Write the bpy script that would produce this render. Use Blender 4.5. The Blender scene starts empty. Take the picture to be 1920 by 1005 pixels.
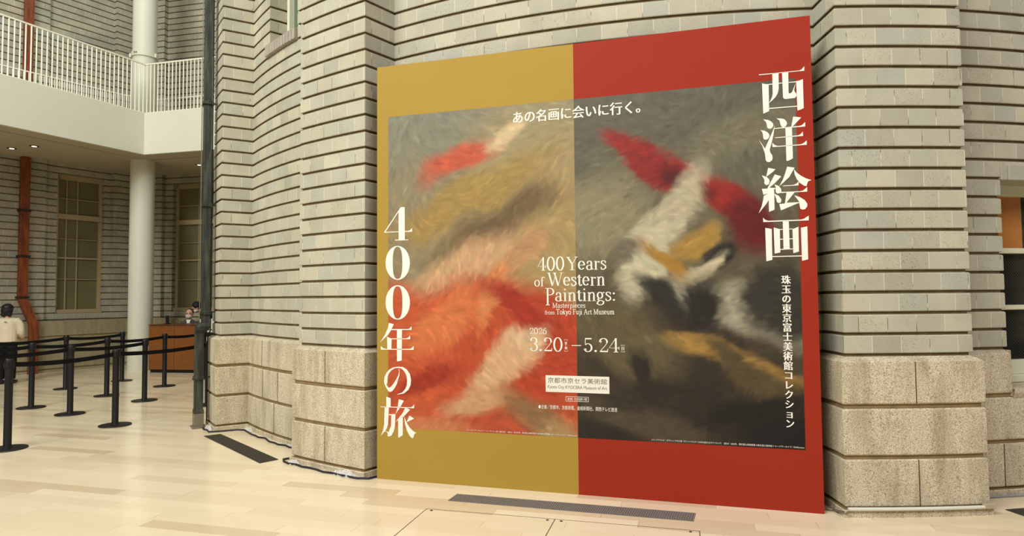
import bpy, bmesh, math, random
import numpy as np
from mathutils import Vector, Matrix
C = bpy.context.scene.collection
sc = bpy.context.scene
PI = math.pi
rnd = random.Random(7)

# ------------------------------------------------------------------ camera, light, exposure
cam_d = bpy.data.cameras.new('camera'); cam = bpy.data.objects.new('camera', cam_d); C.objects.link(cam)
cam_d.sensor_width = 36.0; cam_d.lens = 1200 / 1920 * 36.0; cam_d.clip_end = 200; cam_d.clip_start = .05
pitch, roll = 0.04348, -0.00878
cp, sp = math.cos(pitch), math.sin(pitch); cr, sr = math.cos(roll), math.sin(roll)
Rv, Fv, Uv = Vector((1, 0, 0)), Vector((0, cp, sp)), Vector((0, -sp, cp))
right = cr * Rv + sr * Uv; up = -sr * Rv + cr * Uv
m = Matrix((right, up, -Fv)).transposed().to_4x4(); m.translation = (0, 0, 1.6)
cam.matrix_world = m
sc.camera = cam
sc.view_settings.view_transform = 'Standard'; sc.view_settings.look = 'None'
sc.view_settings.exposure = 0.08; sc.view_settings.gamma = 1.0; sc.view_settings.use_curve_mapping = False

w = bpy.data.worlds.new('daylight'); sc.world = w; w.use_nodes = True
bg = w.node_tree.nodes['Background']; bg.inputs[0].default_value = (1.0, .98, .92, 1); bg.inputs[1].default_value = .03

def area(name, loc, aim, sx, sy, power, col=(1, 1, 1)):
    l = bpy.data.lights.new(name, 'AREA'); l.shape = 'RECTANGLE'; l.size = sx; l.size_y = sy; l.energy = power; l.color = col
    o = bpy.data.objects.new(name, l); o.location = loc; o.rotation_euler = Vector(aim).to_track_quat('-Z', 'Y').to_euler(); C.objects.link(o); return o
# daylight through the glazed roof of the hall: far end and centre; the left and right lamps are added
area('added_light_left', (-8, -4, 11.5), (8.5, 10, -9), 9, 5, 2640, (1, .995, .95))  # added lamp behind the camera, tilted to light the drum from the left
area('added_light_right', (7, -5, 11.5), (-4, 10, -9), 8, 5, 860, (1, .93, .95))  # added weaker lamp behind the camera, tilted in from the right
area('roof_glazing_far', (-6, 9, 12), (0, 0, -1), 8, 8, 530, (.96, 1, .92))
area('roof_glazing_centre', (0, 3, 12), (0, 0, -1), 14, 12, 160)

# ------------------------------------------------------------------ helpers
def S(r, g, b):
    f = lambda c: (c / 255 / 12.92) if c / 255 <= .04045 else ((c / 255 + .055) / 1.055) ** 2.4
    return (f(r), f(g), f(b), 1)

class N:
    """little node helper"""
    def __init__(s, name, rough=.6, spec=.5, metal=0.0):
        s.m = bpy.data.materials.new(name); s.m.use_nodes = True; s.t = s.m.node_tree; s.b = s.t.nodes['Principled BSDF']
        s.b.inputs['Roughness'].default_value = rough; s.b.inputs['Metallic'].default_value = metal
        s.b.inputs['Specular IOR Level'].default_value = spec
    def n(s, ty, **kw):
        x = s.t.nodes.new(ty)
        for k, v in kw.items(): setattr(x, k, v)
        return x
    def l(s, a, b): s.t.links.new(a, b)
    def math(s, op, a, b=None, c=None):
        x = s.n('ShaderNodeMath', operation=op)
        for i, v in enumerate((a, b, c)):
            if v is None: continue
            if isinstance(v, (int, float)): x.inputs[i].default_value = v
            else: s.l(v, x.inputs[i])
        return x.outputs[0]
    def mix(s, f, a, b, blend='MIX'):
        x = s.n('ShaderNodeMix', data_type='RGBA', blend_type=blend)
        for i, v in ((0, f), (6, a), (7, b)):
            if isinstance(v, (int, float)): x.inputs[i].default_value = v
            elif isinstance(v, tuple): x.inputs[i].default_value = v
            else: s.l(v, x.inputs[i])
        return x.outputs[2]
    def noise(s, vec, scale, detail=3, rough=.5):
        x = s.n('ShaderNodeTexNoise'); x.inputs['Scale'].default_value = scale; x.inputs['Detail'].default_value = detail
        x.inputs['Roughness'].default_value = rough
        if vec is not None: s.l(vec, x.inputs['Vector'])
        return x.outputs['Fac']
    def ramp(s, f, stops):
        x = s.n('ShaderNodeValToRGB'); e = x.color_ramp.elements
        while len(e) < len(stops): e.new(.5)
        for i, (p, c) in enumerate(stops): e[i].position = p; e[i].color = c if isinstance(c, tuple) else (c, c, c, 1)
        s.l(f, x.inputs[0]); return x.outputs[0]
    def co(s, which='Object'):
        return s.n('ShaderNodeTexCoord').outputs[which]
    def scaled(s, vec, sc3):
        x = s.n('ShaderNodeMapping'); x.inputs['Scale'].default_value = sc3; s.l(vec, x.inputs['Vector']); return x.outputs[0]
    def col(s, c):
        if isinstance(c, tuple): s.b.inputs['Base Color'].default_value = c
        else: s.l(c, s.b.inputs['Base Color'])
        return s
    def bump(s, h, strength=.3, dist=.01):
        x = s.n('ShaderNodeBump'); x.inputs['Strength'].default_value = strength; x.inputs['Distance'].default_value = dist
        s.l(h, x.inputs['Height']); s.l(x.outputs[0], s.b.inputs['Normal']); return s

def plain(name, c, rough=.6, spec=.4, metal=0, var=.08, scale=6):
    k = N(name, rough, spec, metal)
    v = k.noise(k.co(), scale, 4)
    f = k.ramp(v, [(.3, 1 - var), (.7, 1.0)])
    k.col(k.mix(1.0, c, f, 'MULTIPLY'))
    return k.m

class MB:
    def __init__(s): s.v = []; s.f = []; s.mi = []; s.uv = []
    def quad(s, a, b, c, d, mi=0, uv=None):
        n = len(s.v); s.v += [tuple(a), tuple(b), tuple(c), tuple(d)]; s.f.append((n, n+1, n+2, n+3)); s.mi.append(mi); s.uv.append(uv)
    def poly(s, pts, mi=0):
        n = len(s.v); s.v += [tuple(p) for p in pts]; s.f.append(tuple(range(n, n + len(pts)))); s.mi.append(mi); s.uv.append(None)
    def prism(s, base, z0, z1, mi=0):
        """base: list of xy, counter-clockwise"""
        n = len(s.v); k = len(base)
        s.v += [(p[0], p[1], z0) for p in base] + [(p[0], p[1], z1) for p in base]
        s.f.append(tuple(range(n + k - 1, n - 1, -1))); s.f.append(tuple(range(n + k, n + 2 * k)))
        for i in range(k): s.f.append((n + i, n + (i + 1) % k, n + k + (i + 1) % k, n + k + i))
        s.mi += [mi] * (k + 2); s.uv += [None] * (k + 2)
    def box(s, c, size, rz=0, mi=0, M=None, bev=0):
        hx, hy, hz = (q / 2 for q in size)
        R = Matrix.Rotation(rz, 3, 'Z') if M is None else M
        c = Vector(c); n = len(s.v)
        if bev <= 0:
            for dz in (-hz, hz):
                for dx, dy in ((-hx, -hy), (hx, -hy), (hx, hy), (-hx, hy)): s.v.append(tuple(c + R @ Vector((dx, dy, dz))))
            fs = [(3, 2, 1, 0), (4, 5, 6, 7), (0, 1, 5, 4), (1, 2, 6, 5), (2, 3, 7, 6), (3, 0, 4, 7)]
        else:
            b = bev
            for dz, i in ((-hz, b), (-hz + b, 0), (hz - b, 0), (hz, b)):
                ax, ay = hx - i, hy - i
                for dx, dy in ((-ax + b, -ay), (ax - b, -ay), (ax, -ay + b), (ax, ay - b), (ax - b, ay), (-ax + b, ay), (-ax, ay - b), (-ax, -ay + b)):
                    s.v.append(tuple(c + R @ Vector((dx, dy, dz))))
            fs = [tuple(range(7, -1, -1)), tuple(range(24, 32))]
            for k in range(3):
                for i in range(8): fs.append((k*8+i, k*8+(i+1) % 8, (k+1)*8+(i+1) % 8, (k+1)*8+i))
        for f in fs: s.f.append(tuple(n + i for i in f)); s.mi.append(mi); s.uv.append(None)
    def lathe(s, prof, c=(0, 0, 0), seg=24, mi=0, M=None):
        """prof: list of (r,z), bottom to top"""
        n = len(s.v); c = Vector(c); R = M or Matrix.Identity(3)
        for r, z in prof:
            for i in range(seg):
                a = 2 * PI * i / seg; s.v.append(tuple(c + R @ Vector((r * math.cos(a), r * math.sin(a), z))))
        for k in range(len(prof) - 1):
            for i in range(seg): s.f.append((n + k*seg + i, n + k*seg + (i+1) % seg, n + (k+1)*seg + (i+1) % seg, n + (k+1)*seg + i)); s.mi.append(mi); s.uv.append(None)
        s.f.append(tuple(n + i for i in range(seg - 1, -1, -1))); s.f.append(tuple(n + (len(prof)-1)*seg + i for i in range(seg))); s.mi += [mi]*2; s.uv += [None]*2
    def tube(s, path, r, seg=8, mi=0):
        P = [Vector(p) for p in path]; n = len(s.v); prev = None
        rr = r if isinstance(r, (list, tuple)) else [r] * len(P)
        for i, p in enumerate(P):
            t = (P[min(i+1, len(P)-1)] - P[max(i-1, 0)]).normalized()
            if prev is None:
                u = t.cross(Vector((0, 0, 1)))
                if u.length < .1: u = t.cross(Vector((1, 0, 0)))
            else: u = prev - t * prev.dot(t)
            u.normalize(); prev = u; v2 = t.cross(u)
            for k in range(seg):
                a = 2*PI*k/seg; s.v.append(tuple(p + (u*math.cos(a) + v2*math.sin(a)) * rr[i]))
        for i in range(len(P)-1):
            for k in range(seg): s.f.append((n+i*seg+k, n+i*seg+(k+1) % seg, n+(i+1)*seg+(k+1) % seg, n+(i+1)*seg+k)); s.mi.append(mi); s.uv.append(None)
        s.f.append(tuple(n+k for k in range(seg-1, -1, -1))); s.f.append(tuple(n+(len(P)-1)*seg+k for k in range(seg))); s.mi += [mi]*2; s.uv += [None]*2
    def ball(s, c, r, seg=16, ring=10, mi=0, M=None, e=(1, 1, 1)):
        prof = [(max(1e-4, r*math.sin(PI*i/ring)), -r*math.cos(PI*i/ring)) for i in range(ring+1)]
        D = Matrix.Diagonal(e); s.lathe(prof, c, seg, mi, (M @ D) if M else D)
    def build(s, name, mats, parent=None, smooth=False, loc=None, fixn=True):
        me = bpy.data.meshes.new(name); me.from_pydata(s.v, [], s.f)
        if not isinstance(mats, (list, tuple)): mats = [mats]
        for x in mats: me.materials.append(x)
        me.polygons.foreach_set('material_index', s.mi)
        if any(u is not None for u in s.uv):
            L = me.uv_layers.new(name='UVMap'); k = 0
            for f, u in zip(s.f, s.uv):
                for j in range(len(f)): L.data[k].uv = u[j] if u else (0, 0); k += 1
        if smooth: me.polygons.foreach_set('use_smooth', [True] * len(me.polygons))
        me.update()
        if fixn:
            bm = bmesh.new(); bm.from_mesh(me); bmesh.ops.recalc_face_normals(bm, faces=bm.faces); bm.to_mesh(me); bm.free()
        if smooth: 
            try: me.set_sharp_from_angle(angle=math.radians(40))
            except Exception: pass
        o = bpy.data.objects.new(name, me); C.objects.link(o)
        if parent is not None: o.parent = parent
        if loc is not None: o.location = loc
        return o

def empty(name, label, cat, loc=(0, 0, 0), rz=0, group=None):
    o = bpy.data.objects.new(name, None); C.objects.link(o); o.location = loc; o.rotation_euler = (0, 0, rz)
    o.empty_display_size = .1; return tag(o, label, cat, group)
def tag(o, label, cat, group=None):
    o['label'] = label; o['category'] = cat
    if group: o['group'] = group
    return o
def struct(o): o['kind'] = 'structure'; return o

# ------------------------------------------------------------------ materials
def brick_mat(name, cols, length=.213, pitch=.1523, zoff=1.135, grime=.25):
    k = N(name, .75, .25)
    uv = k.co('UV'); sep = k.n('ShaderNodeSeparateXYZ'); k.l(uv, sep.inputs[0])
    row = k.math('FLOOR', k.math('DIVIDE', k.math('SUBTRACT', sep.outputs[1], zoff - .004), pitch))
    off = k.math('MULTIPLY', k.math('FLOORED_MODULO', row, 2.0), .5)
    wn = k.n('ShaderNodeTexWhiteNoise', noise_dimensions='1D'); k.l(row, wn.inputs['W'])
    off = k.math('ADD', off, k.math('MULTIPLY', wn.outputs['Value'], .12))
    x = k.math('ADD', k.math('DIVIDE', sep.outputs[0], length), off)
    idx = k.math('FLOOR', x); fr = k.math('FRACT', x)
    cb = k.n('ShaderNodeCombineXYZ'); k.l(idx, cb.inputs[0]); k.l(row, cb.inputs[1])
    w2 = k.n('ShaderNodeTexWhiteNoise', noise_dimensions='3D'); k.l(cb.outputs[0], w2.inputs['Vector'])
    c = k.ramp(w2.outputs['Value'], [(i / (len(cols) - 1), q) for i, q in enumerate(cols)])
    w3 = k.n('ShaderNodeTexWhiteNoise', noise_dimensions='4D'); k.l(cb.outputs[0], w3.inputs['Vector']); w3.inputs['W'].default_value = 4.2
    ob = k.co()
    # pitted bricks: some bricks far more speckled
    pit = k.noise(ob, 120, 3, .7)
    pitm = k.ramp(pit, [(.33, 1.0), (.43, 0.0)])
    amt = k.ramp(w3.outputs['Value'], [(.35, .12), (.95, .9)])
    c = k.mix(k.math('MULTIPLY', pitm, amt), c, S(98, 88, 66))
    # soft large mottling of the fired clay and dirt
    mot = k.ramp(k.noise(ob, 3.0, 5), [(.35, 1 - grime * .5), (.65, 1.0)])
    c = k.mix(1.0, c, mot, 'MULTIPLY')
    # vertical joints
    jd = k.math('MINIMUM', fr, k.math('SUBTRACT', 1.0, fr))
    j = k.math('LESS_THAN', jd, .012)
    jl = k.ramp(k.noise(ob, 8, 2), [(.38, S(110, 102, 80)), (.48, S(208, 203, 182))])
    c = k.mix(j, c, jl)
    k.col(c)
    k.bump(k.math('SUBTRACT', k.noise(ob, 60, 4, .6), k.math('MULTIPLY', j, .8)), .25, .006)
    return k.m
M = {}
M['brick'] = brick_mat('glazed_grey_brick', [S(182, 177, 157), S(192, 186, 161), S(175, 175, 159), S(186, 181, 157), S(171, 168, 149), S(194, 189, 164)])
M['brick_far'] = brick_mat('far_grey_brick', [S(172, 166, 146), S(180, 172, 150), S(164, 164, 148), S(172, 166, 146)], grime=.4)  # slightly darker tones and stronger mottling for the far walls
M['joint'] = plain('recessed_mortar', S(124, 108, 78), .95, .1, var=.3, scale=15)
def granite(name, a, b, c3, stain):
    k = N(name, .85, .2); ob = k.co()
    n1 = k.noise(ob, 115, 4, .75); n2 = k.noise(ob, 48, 2, .6)
    base = k.ramp(n1, [(.34, c3), (.45, b), (.60, a)])
    base = k.mix(k.ramp(n2, [(.5, 0.0), (.75, .45)]), base, S(196, 182, 150))
    st = k.ramp(k.noise(k.scaled(ob, (4, 4, .8)), 1.7, 6, .65), [(.44, 0.0), (.66, 1.0)])
    base = k.mix(k.math('MULTIPLY', st, .42), base, stain)
    k.col(base); k.bump(n1, .35, .006); return k.m
M['stone'] = granite('bush_hammered_granite', S(224, 213, 187), S(186, 173, 145), S(98, 86, 64), S(112, 96, 66))
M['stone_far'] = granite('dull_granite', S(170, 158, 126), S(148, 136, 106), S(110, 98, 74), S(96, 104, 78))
M['groove'] = plain('stone_groove', S(150, 128, 90), .95, .1, var=.3, scale=9)
M['stone_joint'] = plain('stone_joint_fill', S(74, 60, 40), .95, .1)
M['white'] = plain('white_paint', S(210, 209, 191), .5, .4, var=.02)
M['rail'] = plain('white_powder_coat', S(232, 230, 212), .4, .5, var=.02)
M['soffit'] = plain('soffit_board', S(178, 166, 142), .8, .2, var=.03)
M['seam'] = plain('shadow_gap', S(60, 52, 44), .9, .1)
M['black'] = plain('black_powder_coat', S(20, 19, 20), .45, .4, var=.1)
M['belt'] = plain('black_webbing', S(16, 15, 17), .85, .2, var=.1)
M['dark_edge'] = plain('base_edge_metal', S(120, 116, 112), .35, .6, .6)
M['ochre'] = plain('ochre_print', S(165, 135, 56), .6, .15, var=.03, scale=2)
M['red'] = plain('red_print', S(150, 44, 26), .6, .15, var=.03, scale=2)
M['board_edge'] = plain('board_edge', S(150, 120, 60), .7, .2)
M['letter'] = plain('white_lettering', S(234, 230, 216), .6, .15, var=.01)
M['grey_letter'] = plain('grey_lettering', S(106, 104, 94), .6, .15, var=.01)
M['label_white'] = plain('label_white', S(226, 222, 206), .6, .15, var=.01)
def copper(name):
    k = N(name, .55, .45, .15); ob = k.co()
    n1 = k.noise(k.scaled(ob, (14, 14, 1.4)), 1.5, 5, .6)
    c = k.ramp(n1, [(.3, S(26, 26, 22)), (.5, S(48, 51, 43)), (.68, S(76, 86, 72)), (.8, S(104, 92, 72))])
    k.col(c); k.bump(n1, .2, .004); return k.m
M['copper'] = copper('green_black_copper_patina')
M['steel'] = plain('dull_galvanised_steel', S(138, 130, 112), .45, .5, .5)
def orange_pipe(name):
    k = N(name, .5, .4); ob = k.co(); n1 = k.noise(k.scaled(ob, (6, 6, 1)), 3, 5, .6)
    k.col(k.ramp(n1, [(.3, S(88, 40, 16)), (.6, S(138, 68, 28)), (.8, S(156, 86, 44))])); return k.m
M['orange'] = orange_pipe('orange_brown_copper')
def wood_counter(name):
    k = N(name, .4, .4); ob = k.co(); n1 = k.noise(k.scaled(ob, (2, 2, 14)), 2, 4, .5)
    k.col(k.ramp(n1, [(.3, S(116, 68, 26)), (.7, S(132, 80, 34))])); return k.m
M['counter'] = wood_counter('orange_brown_laminate')
M['frame'] = plain('cream_window_paint', S(172, 154, 118), .6, .3, var=.08)
M['frame_light'] = plain('pale_window_paint', S(214, 214, 186), .5, .4, var=.04)
M['pane_far'] = plain('shaded_pane_with_drawn_blind', S(120, 114, 80), .3, .5, var=.2, scale=2)
M['pane_green'] = plain('green_glass_pane', S(84, 104, 86), .15, .6, var=.1, scale=2)
def lattice(name, c, wire, rough=.25):
    k = N(name, rough, .5); uv = k.co('UV'); sp_ = k.n('ShaderNodeSeparateXYZ'); k.l(uv, sp_.inputs[0])
    a = k.math('FRACT', k.math('DIVIDE', k.math('ADD', sp_.outputs[0], sp_.outputs[1]), .026))
    b = k.math('FRACT', k.math('DIVIDE', k.math('SUBTRACT', sp_.outputs[0], sp_.outputs[1]), .026))
    j = k.math('MAXIMUM', k.math('LESS_THAN', a, .13), k.math('LESS_THAN', b, .13))
    k.col(k.mix(j, c, wire)); return k.m
M['amber'] = lattice('amber_wired_glass', S(190, 124, 62), S(120, 78, 42))
M['dark_glass'] = lattice('dark_wired_glass', S(20, 22, 20), S(62, 60, 52))

def floor_mat():
    k = N('maple_plank_floor', .26, .42)
    ob = k.co(); mp = k.n('ShaderNodeMapping'); mp.inputs['Rotation'].default_value = (0, 0, math.radians(15.2)); k.l(ob, mp.inputs['Vector'])
    sp_ = k.n('ShaderNodeSeparateXYZ'); k.l(mp.outputs[0], sp_.inputs[0])
    y = k.math('DIVIDE', k.math('ADD', sp_.outputs[1], 50.0), .135); row = k.math('FLOOR', y); fy = k.math('FRACT', y)
    wn = k.n('ShaderNodeTexWhiteNoise', noise_dimensions='1D'); k.l(row, wn.inputs['W'])
    x = k.math('ADD', k.math('DIVIDE', sp_.outputs[0], 1.05), k.math('MULTIPLY', wn.outputs['Value'], 9.0)); ix = k.math('FLOOR', x); fx = k.math('FRACT', x)
    cb = k.n('ShaderNodeCombineXYZ'); k.l(ix, cb.inputs[0]); k.l(row, cb.inputs[1])
    w2 = k.n('ShaderNodeTexWhiteNoise', noise_dimensions='3D'); k.l(cb.outputs[0], w2.inputs['Vector'])
    c = k.ramp(w2.outputs['Value'], [(0, S(208, 186, 152)), (.06, S(216, 196, 162)), (.2, S(226, 208, 174)), (.65, S(231, 214, 180)), (1, S(237, 221, 188))])
    g = k.noise(k.scaled(mp.outputs[0], (2.2, 26, 1)), 2.0, 5, .6)
    c = k.mix(1.0, c, k.ramp(g, [(.3, .965), (.7, 1.0)]), 'MULTIPLY')
    g2 = k.noise(ob, 1.1, 3)
    c = k.mix(1.0, c, k.ramp(g2, [(.3, .95), (.7, 1.0)]), 'MULTIPLY')
    ex = k.math('LESS_THAN', fx, .0028); ey = k.math('LESS_THAN', fy, .010)
    c = k.mix(k.math('MULTIPLY', ex, .55), c, S(120, 92, 60)); c = k.mix(k.math('MULTIPLY', ey, .25), c, S(150, 120, 80))
    k.col(c)
    k.l(k.ramp(k.noise(ob, 5, 3), [(.3, .13), (.7, .20)]), k.b.inputs['Roughness'])
    return k.m
M['floor'] = floor_mat()

# ------------------------------------------------------------------ floor
b = MB(); b.quad((-16, -4, 0), (9, -4, 0), (9, 18, 0), (-16, 18, 0))
floor = struct(b.build('floor', M['floor'])); 

# ------------------------------------------------------------------ walls with raised courses
CX, CY = 2.69, 12.48
def P(a, r): a = math.radians(a); return Vector((CX + r * math.sin(a), CY - r * math.cos(a)))
def arc(a0, a1, r, step=1.2):
    n = max(1, int(abs(a1 - a0) / step)); return [P(a0 + (a1 - a0) * i / n, r) for i in range(n + 1)]
def offset(pts, d):
    """outward = right-hand side of travel direction (dx,dy)->(dy,-dx)"""
    out = []
    for i, p in enumerate(pts):
        ns = []
        if i > 0: t = (p - pts[i-1]).normalized(); ns.append(Vector((t.y, -t.x)))
        if i < len(pts)-1: t = (pts[i+1] - p).normalized(); ns.append(Vector((t.y, -t.x)))
        if len(ns) == 1: out.append(p + ns[0] * d)
        else:
            b_ = (ns[0] + ns[1]); b_.normalize(); c = max(.3, b_.dot(ns[0])); out.append(p + b_ * (d / c))
    return out
def sweep(mb, pts, prof, u0=0.0):
    """prof: list of (z, d, material of the face that leads to the next point)"""
    us = [u0]
    for i in range(1, len(pts)): us.append(us[-1] + (pts[i] - pts[i-1]).length)
    cache = {}
    for j in range(len(prof) - 1):
        (z0, d0, mi), (z1, d1, _) = prof[j], prof[j+1]
        A = cache.setdefault(d0, offset(pts, d0)); B = cache.setdefault(d1, offset(pts, d1))
        for i in range(len(pts) - 1):
            mb.quad((A[i].x, A[i].y, z0), (A[i+1].x, A[i+1].y, z0), (B[i+1].x, B[i+1].y, z1), (B[i].x, B[i].y, z1), mi,
                    [(us[i], z0), (us[i+1], z0), (us[i+1], z1), (us[i], z1)])
PITCH, Z0, GAP = .1523, 1.135, .023
def brick_prof(z_lo, z_hi, d=0.0, J=.018):
    pr = []; k = round((z_lo - Z0) / PITCH); z = Z0 + k * PITCH
    while z < z_hi - .01:
        a, b_ = z + GAP, z + PITCH
        pr += [(z, d - J, 1), (a, d - J, 1), (a, d - .004, 0), (a + .006, d, 0), (b_ - .007, d, 0), (b_, d - .006, 0), (b_, d - J, 1)]
        z += PITCH
    return pr
def stone_prof(top=1.105, cap=True):
    g = .019
    pr = [(0, .016, 0), (.046, .016, 0), (.052, .008, 1), (.052, -g, 1), (.068, -g, 0), (.068, -.008, 0), (.078, 0, 0)]
    for a, b_ in ((.404, .432), (.764, .796)):
        if a > top: break
        pr += [(a - .010, 0, 0), (a, -.010, 1), (a, -g, 1), (b_, -g, 0), (b_, -.008, 0), (b_ + .010, 0, 0)]
    pr += [(top - .006, 0, 0), (top, -.008, 0), (top + .03, -.06, 0)]
    if not cap: pr[-1] = (top, -.35, 0)
    return pr
RW, RP = 7.478, 7.84
# whole outline of the stone base, from the hidden left end to the right of the picture
def outline(lo=-80, hi=10.0, extra_r=0.0):
    pts = arc(lo, -57.6, RW); pts += arc(-57.6, -53.35, RP); pts += arc(-53.05, -38.3, RW); pts += arc(-38.3, -30.8, RP)
    pts += arc(-30.5, -2.36, RW); pts += arc(-2.33, 5.36, RP); pts += arc(5.36, hi, RW)
    out = [pts[0]]
    for p in pts[1:]:
        if (p - out[-1]).length > .004: out.append(p)
    return out
TOP = 9.0
full = outline(hi=9.75)
mb = MB(); sweep(mb, full, stone_prof())
# the base below the right hand window: a lower sill block
low = arc(9.75, 21, RW)
sweep(mb, low, stone_prof(.765, True)[:-2] + [(.80, .02, 0), (.83, .02, 0), (.84, -.33, 0)])
# return edge of the taller block beside that window
a_, b_ = P(9.75, RW), P(9.75, RW - .36)
sweep(mb, [a_, b_], [(.77, 0, 0), (1.135, 0, 0)])
base = mb.build('stone_base', [M['stone'], M['groove']], fixn=False)

jb = MB()
def vjoint(a, r, z0, z1):
    p = P(a, r + .0005); jb.box((p.x, p.y, (z0 + z1) / 2), (.005, .004, z1 - z0), math.radians(a))
for a in (-34.55,): vjoint(a, RP, .80, 1.10); vjoint(a, RP, .07, .40)
for a in (1.55,): vjoint(a, RP, .80, 1.10); vjoint(a, RP, .07, .40)
vjoint(-48.1 - .9, RW, .80, 1.10); vjoint(-45.5, RW, .435, .76); vjoint(-48.8, RW, .435, .76); vjoint(-46.2, RW, .07, .40); vjoint(9.0, RW, .07, .40); vjoint(-26, RW, .07, .4)
# brick: three height bands because of the two window openings
BR = -.045
def boff(pts): return offset(pts, BR)
wb = MB()
SILL = Z0 + 22 * PITCH + .0   # 4.486
lo_out = boff(outline(hi=9.87))
ks = round((SILL - Z0) / PITCH)
# band A: 1.135 .. sill, everything up to the window jamb on the right (window z .84..2.52)
WT = Z0 + 9 * PITCH           # 2.506 : right window head
rec = .27
def jam(a, r0, r1): return [P(a, r0), P(a, r1)]
RB = RW - .045
seqA = lo_out[:-1] + jam(9.87, RB, RB - rec)
sweep(wb, seqA, brick_prof(Z0, WT))
seqA2 = jam(15.9, RB - rec, RB) + arc(15.9, 21, RB)[1:]
sweep(wb, seqA2, brick_prof(Z0, WT), 3.0)
seqB = boff(outline(hi=21))
sweep(wb, seqB, brick_prof(WT, SILL))
# above the sill of the left bay
iL = [i for i, p in enumerate(seqB) if (p - P(-48.6, RB)).length < .12]
left_part = [p for p in seqB if math.degrees(math.atan2(p.x - CX, CY - p.y)) < -48.7] + jam(-48.6, RB, RB - rec)
right_part = jam(-43.0, RB - rec, RB) + [p for p in seqB if math.degrees(math.atan2(p.x - CX, CY - p.y)) > -42.8]
# keep the p2 / p1 order intact
sweep(wb, left_part, brick_prof(SILL, 11.4))
sweep(wb, right_part, brick_prof(SILL, 11.4), 40.0)
front = struct(wb.build('wall_front', [M['brick'], M['joint']], fixn=False))
base.parent = front
jb.build('stone_block_joints', M['stone_joint'], front)
# rowlock sill of the upper left window
rb = MB(); n = 11
for i in range(n):
    a = -49.0 + (i + .5) * (6.1 / n); p = P(a, RB - .03)
    rb.box((p.x, p.y, SILL + .066), (RB * math.radians(6.1 / n) - .011, .15, .125), math.radians(a), bev=.004)
rb.build('window_sill', plain('sill_brick', S(168, 158, 144), .7, .3, var=.2, scale=8), front)
# window head stones and soffit on the right
lb = MB()
a0 = 9.87
for i, (s0, s1) in enumerate(((0, .55), (.55, 2.1), (2.1, 3.9), (3.9, 5.4), (5.4, 6.03))):
    p = P(a0 + (s0 + s1) / 2, RB - .13); lb.box((p.x, p.y, WT + .062), (RB * math.radians(s1 - s0) - .008, .28, .13), math.radians(a0 + (s0 + s1) / 2), bev=.006)
lb.build('window_lintel', plain('lintel_brick', S(176, 172, 154), .7, .3, var=.15, scale=8), front)

# right window (ground floor of the drum)
def win_bar(mb, a0, a1, r, z0, z1, dep=.05):
    a = (a0 + a1) / 2; p = P(a, r); mb.box((p.x, p.y, (z0 + z1) / 2), (r * math.radians(a1 - a0), dep, z1 - z0), math.radians(a), bev=.004)
rw = RB - rec
mb = MB()
for z0, z1, d in ((.84, .90, .16), (.90, 1.02, .07), (1.445, 1.485, .07), (1.925, 1.97, .07), (2.42, 2.51, .09)): win_bar(mb, 9.9, 15.9, rw, z0, z1, d)
for a in (10.2, 15.75): win_bar(mb, a - .18, a + .18, rw, .9, 2.5, .06)
win1 = struct(mb.build('window_1', M['frame_light']))
def pane(parent, mat, a0, a1, r, z0, z1):
    mb = MB(); A, B = P(a0, r), P(a1, r); L = (B - A).length
    mb.quad((A.x, A.y, z0), (B.x, B.y, z0), (B.x, B.y, z1), (A.x, A.y, z1), 0, [(0, z0), (L, z0), (L, z1), (0, z1)])
    return mb.build('pane', mat, parent)
for a0, a1 in ((9.9, 14.2), (14.2, 15.9)):
    for z0, z1 in ((.95, 1.46), (1.46, 1.94), (1.94, 2.5)):
        pane(win1, M['amber'] if (z0 > 1.9 and a0 < 13) else M['dark_glass'], a0, a1, rw - .02, z0, z1)
# upper window in the left bay
mb = MB()
for a in (-48.3, -45.8, -43.3): win_bar(mb, a - .25, a + .25, rw + .03, SILL + .06, 7.0, .07)
for z in (SILL + .12, 5.6, 6.9): win_bar(mb, -48.5, -43.1, rw + .03, z, z + .06, .07)
win2 = struct(mb.build('window_2', M['frame_light']))
for a0, a1 in ((-48.5, -45.8), (-45.8, -43.1)):
    for z0, z1 in ((SILL + .1, 5.63), (5.63, 6.95)): pane(win2, M['pane_green'], a0, a1, rw, z0, z1)
mb = MB(); 
win_bar(mb, -48.6, -43.0, RB - .14, 7.0, 7.12, .28)
mb.build('window_head', M['frame_light'], win2)

# ------------------------------------------------------------------ far building behind the gallery
def V2(*a): return Vector(a)
W1 = dict(a=.62, b=1.56)
# left far wall line
LA, LB = V2(-13.0, 10.35), V2(-9.42, 15.82)
dirL = (LB - LA).normalized(); nL = V2(dirL.y, -dirL.x)
def onL(t, d=0.0): return LA + dirL * t + nL * d
lenL = (LB - LA).length
def tL(px):  # helper for design: parameter of the wall point seen along a given bearing
    k = (px - 960) / 1200; return (k * LA.y - LA.x) / (dirL.x - k * dirL.y)
tw0, tw1 = tL(107), tL(196)
tpil = tL(208)
RA, RBf = V2(-9.15, 16.12), V2(-3.2, 14.78)
dirR = (RBf - RA).normalized(); nR = V2(dirR.y, -dirR.x)
def onR(t, d=0.0): return RA + dirR * t + nR * d
def tR(px): k = (px - 960) / 1200; return (k * RA.y - RA.x) / (dirR.x - k * dirR.y)
tq0, tq1 = tR(318), tR(404)
WZ0, WZ1 = Z0 + PITCH, Z0 + 22 * PITCH
mbL = MB()
polyL_full = [onL(-1.2), onL(tw0 - .25), onL(tw0 - .25, -.07), onL(tpil, -.07), onL(tpil, .05), onL(lenL - .05, .05)]
cornerL = polyL_full + [onR(0.05, .05), onR(tR(304), .05), onR(tR(304), -.07), onR(7.0, -.07)]
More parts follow.
